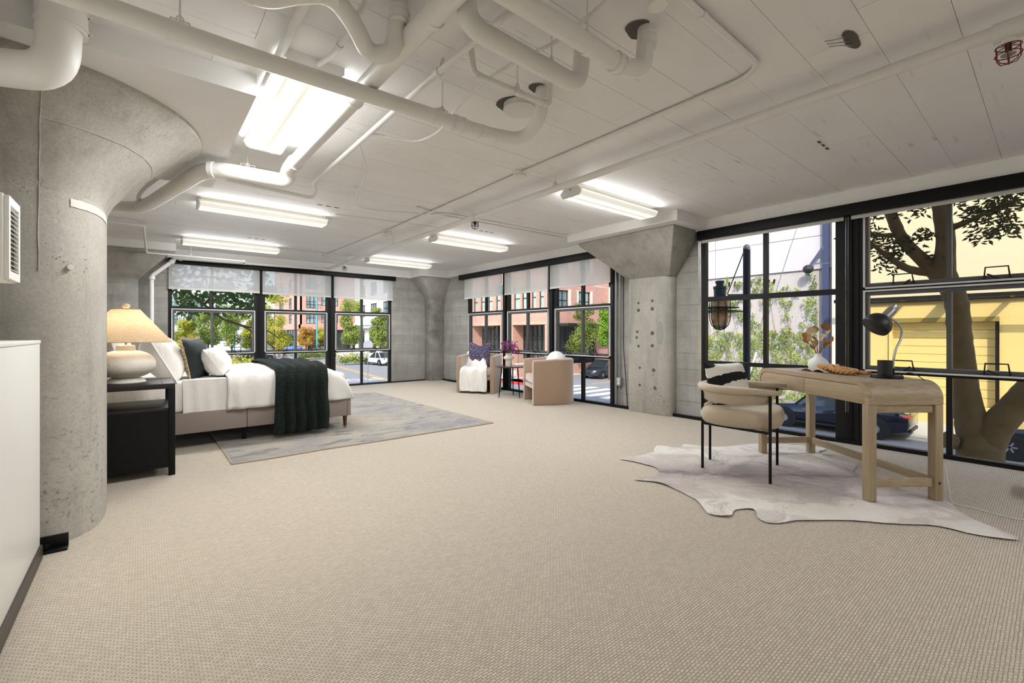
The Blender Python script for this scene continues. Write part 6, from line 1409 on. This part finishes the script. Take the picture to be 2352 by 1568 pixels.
# near tree behind the pillows
ft = thing('garden_tree', 'leafy dark tree overhanging the window behind the pillows', 'tree', (-.2, 13.2, GZ))
obw('trunk', G().tube(spline([(-.2, 13.2, GZ), (-.25, 13.2, -.5), (-.1, 13.1, 1.2), (.1, 13.0, 2.6), (.2, 13, 4.4)], 6), .13, 10), M_NBARK, ft, smooth=True)
def br_(pts, r0): 
    sp = spline(pts, 6); obw('branch', G().tube(sp, [r0 * (1 - .8 * i / (len(sp) - 1)) for i in range(len(sp))], 7), M_NBARK, ft, smooth=True)
br_([(.1, 13.0, 2.5), (.6, 12.6, 2.2), (1.1, 12.4, 1.75), (1.45, 12.2, 1.42), (1.75, 12.1, 1.30), (2.2, 12.0, 1.0), (2.6, 12.0, .55)], .04); br_([(1.5, 12.2, 1.40), (1.9, 12.1, 1.25), (2.35, 12.1, 1.15), (2.7, 12.1, .85)], .03); br_([(.0, 13.1, 1.6), (.5, 12.7, 2.3), (1.2, 12.5, 2.4), (2.0, 12.3, 2.3)], .045); br_([(.4, 12.8, 2.5), (.8, 12.6, 2.9), (1.5, 12.4, 3.0)], .04); br_([(1.1, 12.4, 1.75), (1.35, 12.2, 2.1), (1.6, 12.1, 2.4)], .03)
rr = random.Random(31); g = G()
for (c, r, n) in [((.75, 12.4, 2.05), .32, 90), ((1.2, 12.3, 2.0), .30, 90), ((1.6, 12.2, 2.05), .30, 90), ((2.05, 12.1, 2.0), .28, 80), ((2.35, 12.2, 2.2), .24, 60), ((.7, 12.5, 2.6), .4, 90), ((1.4, 12.4, 2.7), .45, 110), ((2.1, 12.3, 2.7), .4, 80), ((.8, 12.4, 1.65), .22, 60), ((1.9, 12.1, 1.72), .25, 60), ((1.3, 12.3, 1.65), .2, 30), ((2.75, 12.2, .15), .18, 40), ((.2, 12.7, 2.4), .4, 120), ((1.2, 12.5, 3.5), .8, 260)]:
    for k in range(n):
        d = Vector((rr.gauss(0, 1), rr.gauss(0, 1), rr.gauss(0, .8))).normalized() * r * rr.random() ** .4; p = Vector(c) + d; t = Vector((rr.gauss(0, 1), rr.uniform(-.5, .5), -.8 + rr.uniform(-.5, .6))).normalized(); b = t.cross(Vector((rr.uniform(-.5, .5), 1, rr.uniform(-.5, .5)))).normalized(); s = rr.uniform(.10, .17)
        g.add([p, p + t * s * .45 + b * s * .22, p + t * s, p + t * s * .45 - b * s * .22], [(0, 1, 2, 3)])
obw('foliage', g, leaf_mat('broad_dark_leaves', (72, 102, 54), (132, 158, 86), .4, .6), ft, fixn=False)['kind'] = 'stuff'

# ---------------------------------------------------------------- street furniture
M_TEAL = P('teal_pole_paint', (84, 156, 168), .45)
def pole(label, x, y, hgt, r, arm=True, rz=0):
    t = thing('street_light', label, 'street light', (x, y, GZ), rz, 'teal street lights'); ob('base', G().lathe([(r * 2, 0), (r * 2, .25), (r * 1.4, .5), (r * 1.2, .7)], 16), M_TEAL, t, smooth=True); ob('shaft', G().cyl((0, 0, .5), (0, 0, hgt), r, r * .75, 14), M_TEAL, t, smooth=True)
    if arm: ob('arm', G().tube([(0, 0, hgt * .62), (-.7, 0, hgt * .66)], .05, 8), M_TEAL, t); ob('lantern', G().lathe([(.02, .35), (.18, .28), (.16, .1), (.22, .06), (.2, -.3), (.12, -.42), (0, -.42)], 14, (-.8, 0, hgt * .62)), M_TEAL, t, smooth=True)
x, y = at(538, 74); pole('teal street light behind the near branch', x, y, 11, .14); x, y = at(728, 72); pole('teal street light left of the white block', x, y, 11, .14, False); pole('thick teal street light behind the flower vase', 21.35, 26.3, 11, .15)
x, y = 6.8, 28.1
ss = thing('street_sign', 'blue street name sign reading SHERWIN AVE on green pole', 'sign', (x, y, GZ)); ob('post', G().cyl((0, 0, 0), (0, 0, 3.0), .03, n=10), P('green_post', (70, 140, 120), .5), ss); ob('blade', G().box(-.46, .46, -.012, .012, 2.66, 2.86), P('sign_blue', (36, 88, 190), .4), ss, bev=.004); ob('bracket', G().box(-.04, .04, -.02, .02, 2.60, 2.67), M_GALV, ss)
lo = lettering('lettering', 'SHERWIN', .175, M_LINE, ss, 1.12); lo.location = (-.085, -.015, 2.70); lo.rotation_euler = (PI / 2, 0, 0)
lo = lettering('lettering', 'AVE', .08, M_LINE, ss, center=False); lo.location = (.33, -.015, 2.76); lo.rotation_euler = (PI / 2, 0, 0)
x, y = at(690, 77); ds = thing('warning_sign', 'large yellow diamond warning sign up the street', 'sign', (x, y, GZ), R(-15)); M_SY = P('sign_yellow', (248, 196, 24), .5)
ob('post', G().cyl((0, .05, 0), (0, .05, 3.6), .05, n=8), M_GALV, ds); ob('diamond', G().prism([(-.82, 2.5), (0, 1.68), (.82, 2.5), (0, 3.32)], lambda p: (p[0], -.02, p[1]), lambda p: (p[0], .02, p[1])), M_SY, ds); ob('plate', G().box(-.35, .55, -.03, .0, 1.3, 1.75), M_SY, ds)
x, y = at(845, 33); sp_ = thing('sign_post', 'thin steel sign post with blank octagon back near the white car', 'sign', (x, y, GZ)); ob('post', G().cyl((0, 0, 0), (0, 0, 3.0), .03, n=8), M_GALV, sp_); ob('octagon_back', G().prism([(.38 * math.cos(R(22.5 + 45 * k)), 2.72 + .38 * math.sin(R(22.5 + 45 * k))) for k in range(8)], lambda p: (p[0], -.06, p[1]), lambda p: (p[0], -.04, p[1])), P('pale_aluminium', (196, 198, 200), .5, .3), sp_)
# lantern on a pole outside the fixed window
ol = thing('outdoor_lantern', 'dark nautical lantern on a pole outside the window', 'street light', (7.6, 3.22, GZ)); M_OLP = P('blue_black_pole', (40, 46, 62), .5)
obw('pole', G().cyl((7.6, 3.22, GZ), (7.6, 3.22, 2.48), .055, n=16).ell((7.6, 3.22, 2.48), (.055, .055, .07), 16, 8), M_OLP, ol, smooth=True)
lc = Vector((7.6, 3.66, 1.6))
obw('cross_arm', G().bar((7.6, 3.12, 1.70), (7.6, 3.52, 1.72), .05, .07), M_GALV, ol); obw('stay_rod', G().tube([(7.6, 3.27, 2.42), (7.6, 3.535, 1.75)], .008, 6), M_WFR, ol)
def lat(prof, n=28): return G().lathe(prof, n, tuple(lc))
obw('lamp_housing', lat([(0, .39), (.072, .39), (.072, .35), (.06, .345), (.06, .30), (.105, .295), (.105, .25), (.095, .245), (.095, .12), (.06, .11), (0, .11)]), P('verdigris_housing', (56, 74, 88), .5), ol, smooth=True, angle=30)
obw('shade_disc', lat([(.10, -.045), (.29, -.06), (.31, -.07), (.29, -.075), (.10, -.06)]), M_WFR, ol, smooth=True); obw('shade_disc', lat([(.10, -.105), (.36, -.125), (.385, -.137), (.36, -.142), (.10, -.12)]), M_WFR, ol, smooth=True)
obw('amber_globe', lat([(.0, -.425)] + [(.135 * math.cos(a), -.26 + .165 * math.sin(a)) for a in [R(-80 + 20 * i) for i in range(5)]] + [(.135, -.2), (.13, .06), (.10, .08)]), (lambda n: n.fin(n.mix(n.ramp(n.noise(9, 4), .35, .65), lin((206, 138, 60)), lin((228, 208, 176))), .25, Transmission_Weight=.35))(NT('amber_glass')), ol, smooth=True)
for k in range(4):
    a = PI * k / 4 + .3; pts = [(lc.x + math.cos(a) * r, lc.y + math.sin(a) * r, lc.z + z) for r, z in [(.158, .09), (.16, -.1), (.158, -.27), (.13, -.36), (.07, -.425), (0, -.445), (-.07, -.425), (-.13, -.36), (-.158, -.27), (-.16, -.1), (-.158, .09)]]
    obw('guard_bar', G().tube(pts, .008, 6), M_WFR, ol)
obw('guard_ring', G().tube([(lc.x + .16 * math.cos(2 * PI * i / 24), lc.y + .16 * math.sin(2 * PI * i / 24), lc.z + .085) for i in range(24)], .008, 6, closed=True), M_WFR, ol)
# ================================================================ cyclist far up the street
bx_, by_ = at(650, 62)
bc = thing('bicycle', 'bicycle with pale wheels ridden up the street', 'bicycle', (bx_, by_, GZ), R(-28))
for x in (-.52, .52):
    w_ = ob('wheel', G().tube([(x + .33 * math.cos(2 * PI * i / 24), 0, .34 + .33 * math.sin(2 * PI * i / 24)) for i in range(24)], .022, 6, closed=True), P('pale_tyre', (214, 200, 176), .6), bc)
    sg_ = G()
    for k in range(10): a = 2 * PI * k / 10; sg_.tube([(x, 0, .34), (x + .31 * math.cos(a), 0, .34 + .31 * math.sin(a))], .006, 4)
    ob('spokes', sg_, M_CHROME, w_)
ob('frame', G().tube([(-.52, 0, .34), (-.08, 0, .32), (.38, 0, .82), (-.2, 0, .82), (-.08, 0, .32)], .02, 6).tube([(-.52, 0, .34), (-.2, 0, .82), (-.22, 0, .92)], .018, 6).tube([(.52, 0, .34), (.38, 0, .82), (.36, 0, .98)], .02, 6), P('red_frame', (150, 50, 40), .4), bc)
ob('handlebar', G().tube([(.34, -.26, 1.0), (.38, 0, .99), (.34, .26, 1.0)], .014, 6), M_BLACK, bc); ob('saddle', G().ell((-.22, 0, .94), (.14, .07, .035), 10, 6), M_BLACK, bc)
pn = thing('person', 'person in orange top and dark trousers riding a bicycle', 'person', (bx_, by_, GZ), R(-28))
J = {'pel': ((-.2, 0, 1.02), .13), 'chest': ((.0, 0, 1.38), .155), 'neck': ((.07, 0, 1.53), .06), 'head': ((.12, 0, 1.64), .095), 'top': ((.12, 0, 1.74), .085)}
for s, t in ((-1, 'l'), (1, 'r')):
    up = s > 0
    J.update({'sh' + t: ((.03, s * .18, 1.45), .07), 'el' + t: ((.17, s * .25, 1.22), .048), 'wr' + t: ((.33, s * .24, 1.04), .034), 'ha' + t: ((.38, s * .24, 1.02), .036), 'hip' + t: ((-.17, s * .09, .98), .095), 'kn' + t: ((.20, s * .11, .78 if up else .66), .062), 'an' + t: ((-.02 if up else .02, s * .11, .42 if up else .20), .042), 'to' + t: ((.15 if up else .19, s * .11, .38 if up else .16), .036)})
E_ = [('pel', 'chest'), ('chest', 'neck'), ('neck', 'head'), ('head', 'top')]
for t in 'lr': E_ += [('chest', 'sh' + t), ('sh' + t, 'el' + t), ('el' + t, 'wr' + t), ('wr' + t, 'ha' + t), ('pel', 'hip' + t), ('hip' + t, 'kn' + t), ('kn' + t, 'an' + t), ('an' + t, 'to' + t)]
ks = list(J); me = bpy.data.meshes.new('body'); me.from_pydata([J[k][0] for k in ks], [(ks.index(a), ks.index(b)) for a, b in E_], [])
bo = link('body', me, None, pn); bo.modifiers.new('skin', 'SKIN'); sv = me.skin_vertices[0].data if me.skin_vertices else None
if sv is None:
    bm = bmesh.new(); bm.from_mesh(me); bm.verts.layers.skin.verify(); bm.to_mesh(me); bm.free(); sv = me.skin_vertices[0].data
for i, k in enumerate(ks): sv[i].radius = (J[k][1],) * 2; sv[i].use_root = (k == 'pel')
ss_ = bo.modifiers.new('sub', 'SUBSURF'); ss_.levels = 1; ss_.render_levels = 1
def person_mat():
    n = NT('orange_top_dark_trousers'); sp = n.new('SeparateXYZ'); n.set(sp, 0, n.co()); z = sp.outputs[2]
    c = n.mix(n.math('GREATER_THAN', z, 1.02), lin((44, 46, 56)), lin((216, 130, 66))); c = n.mix(n.math('GREATER_THAN', z, 1.54), c, lin((196, 150, 122))); return n.fin(c, .8)
me.materials.append(person_mat())
ob('hair', G().ell((.10, 0, 1.70), (.105, .095, .09), 14, 8), P('dark_hair', (40, 30, 24), .8), pn, smooth=True)
for s in (-1, 1): ob('eye', G().ell((.205, s * .035, 1.655), (.012, .014, .010), 8, 5), M_BLACK, pn)
ob('nose', G().ell((.222, 0, 1.63), (.018, .013, .02), 8, 5), P('skin_tone', (196, 150, 122), .6), pn)
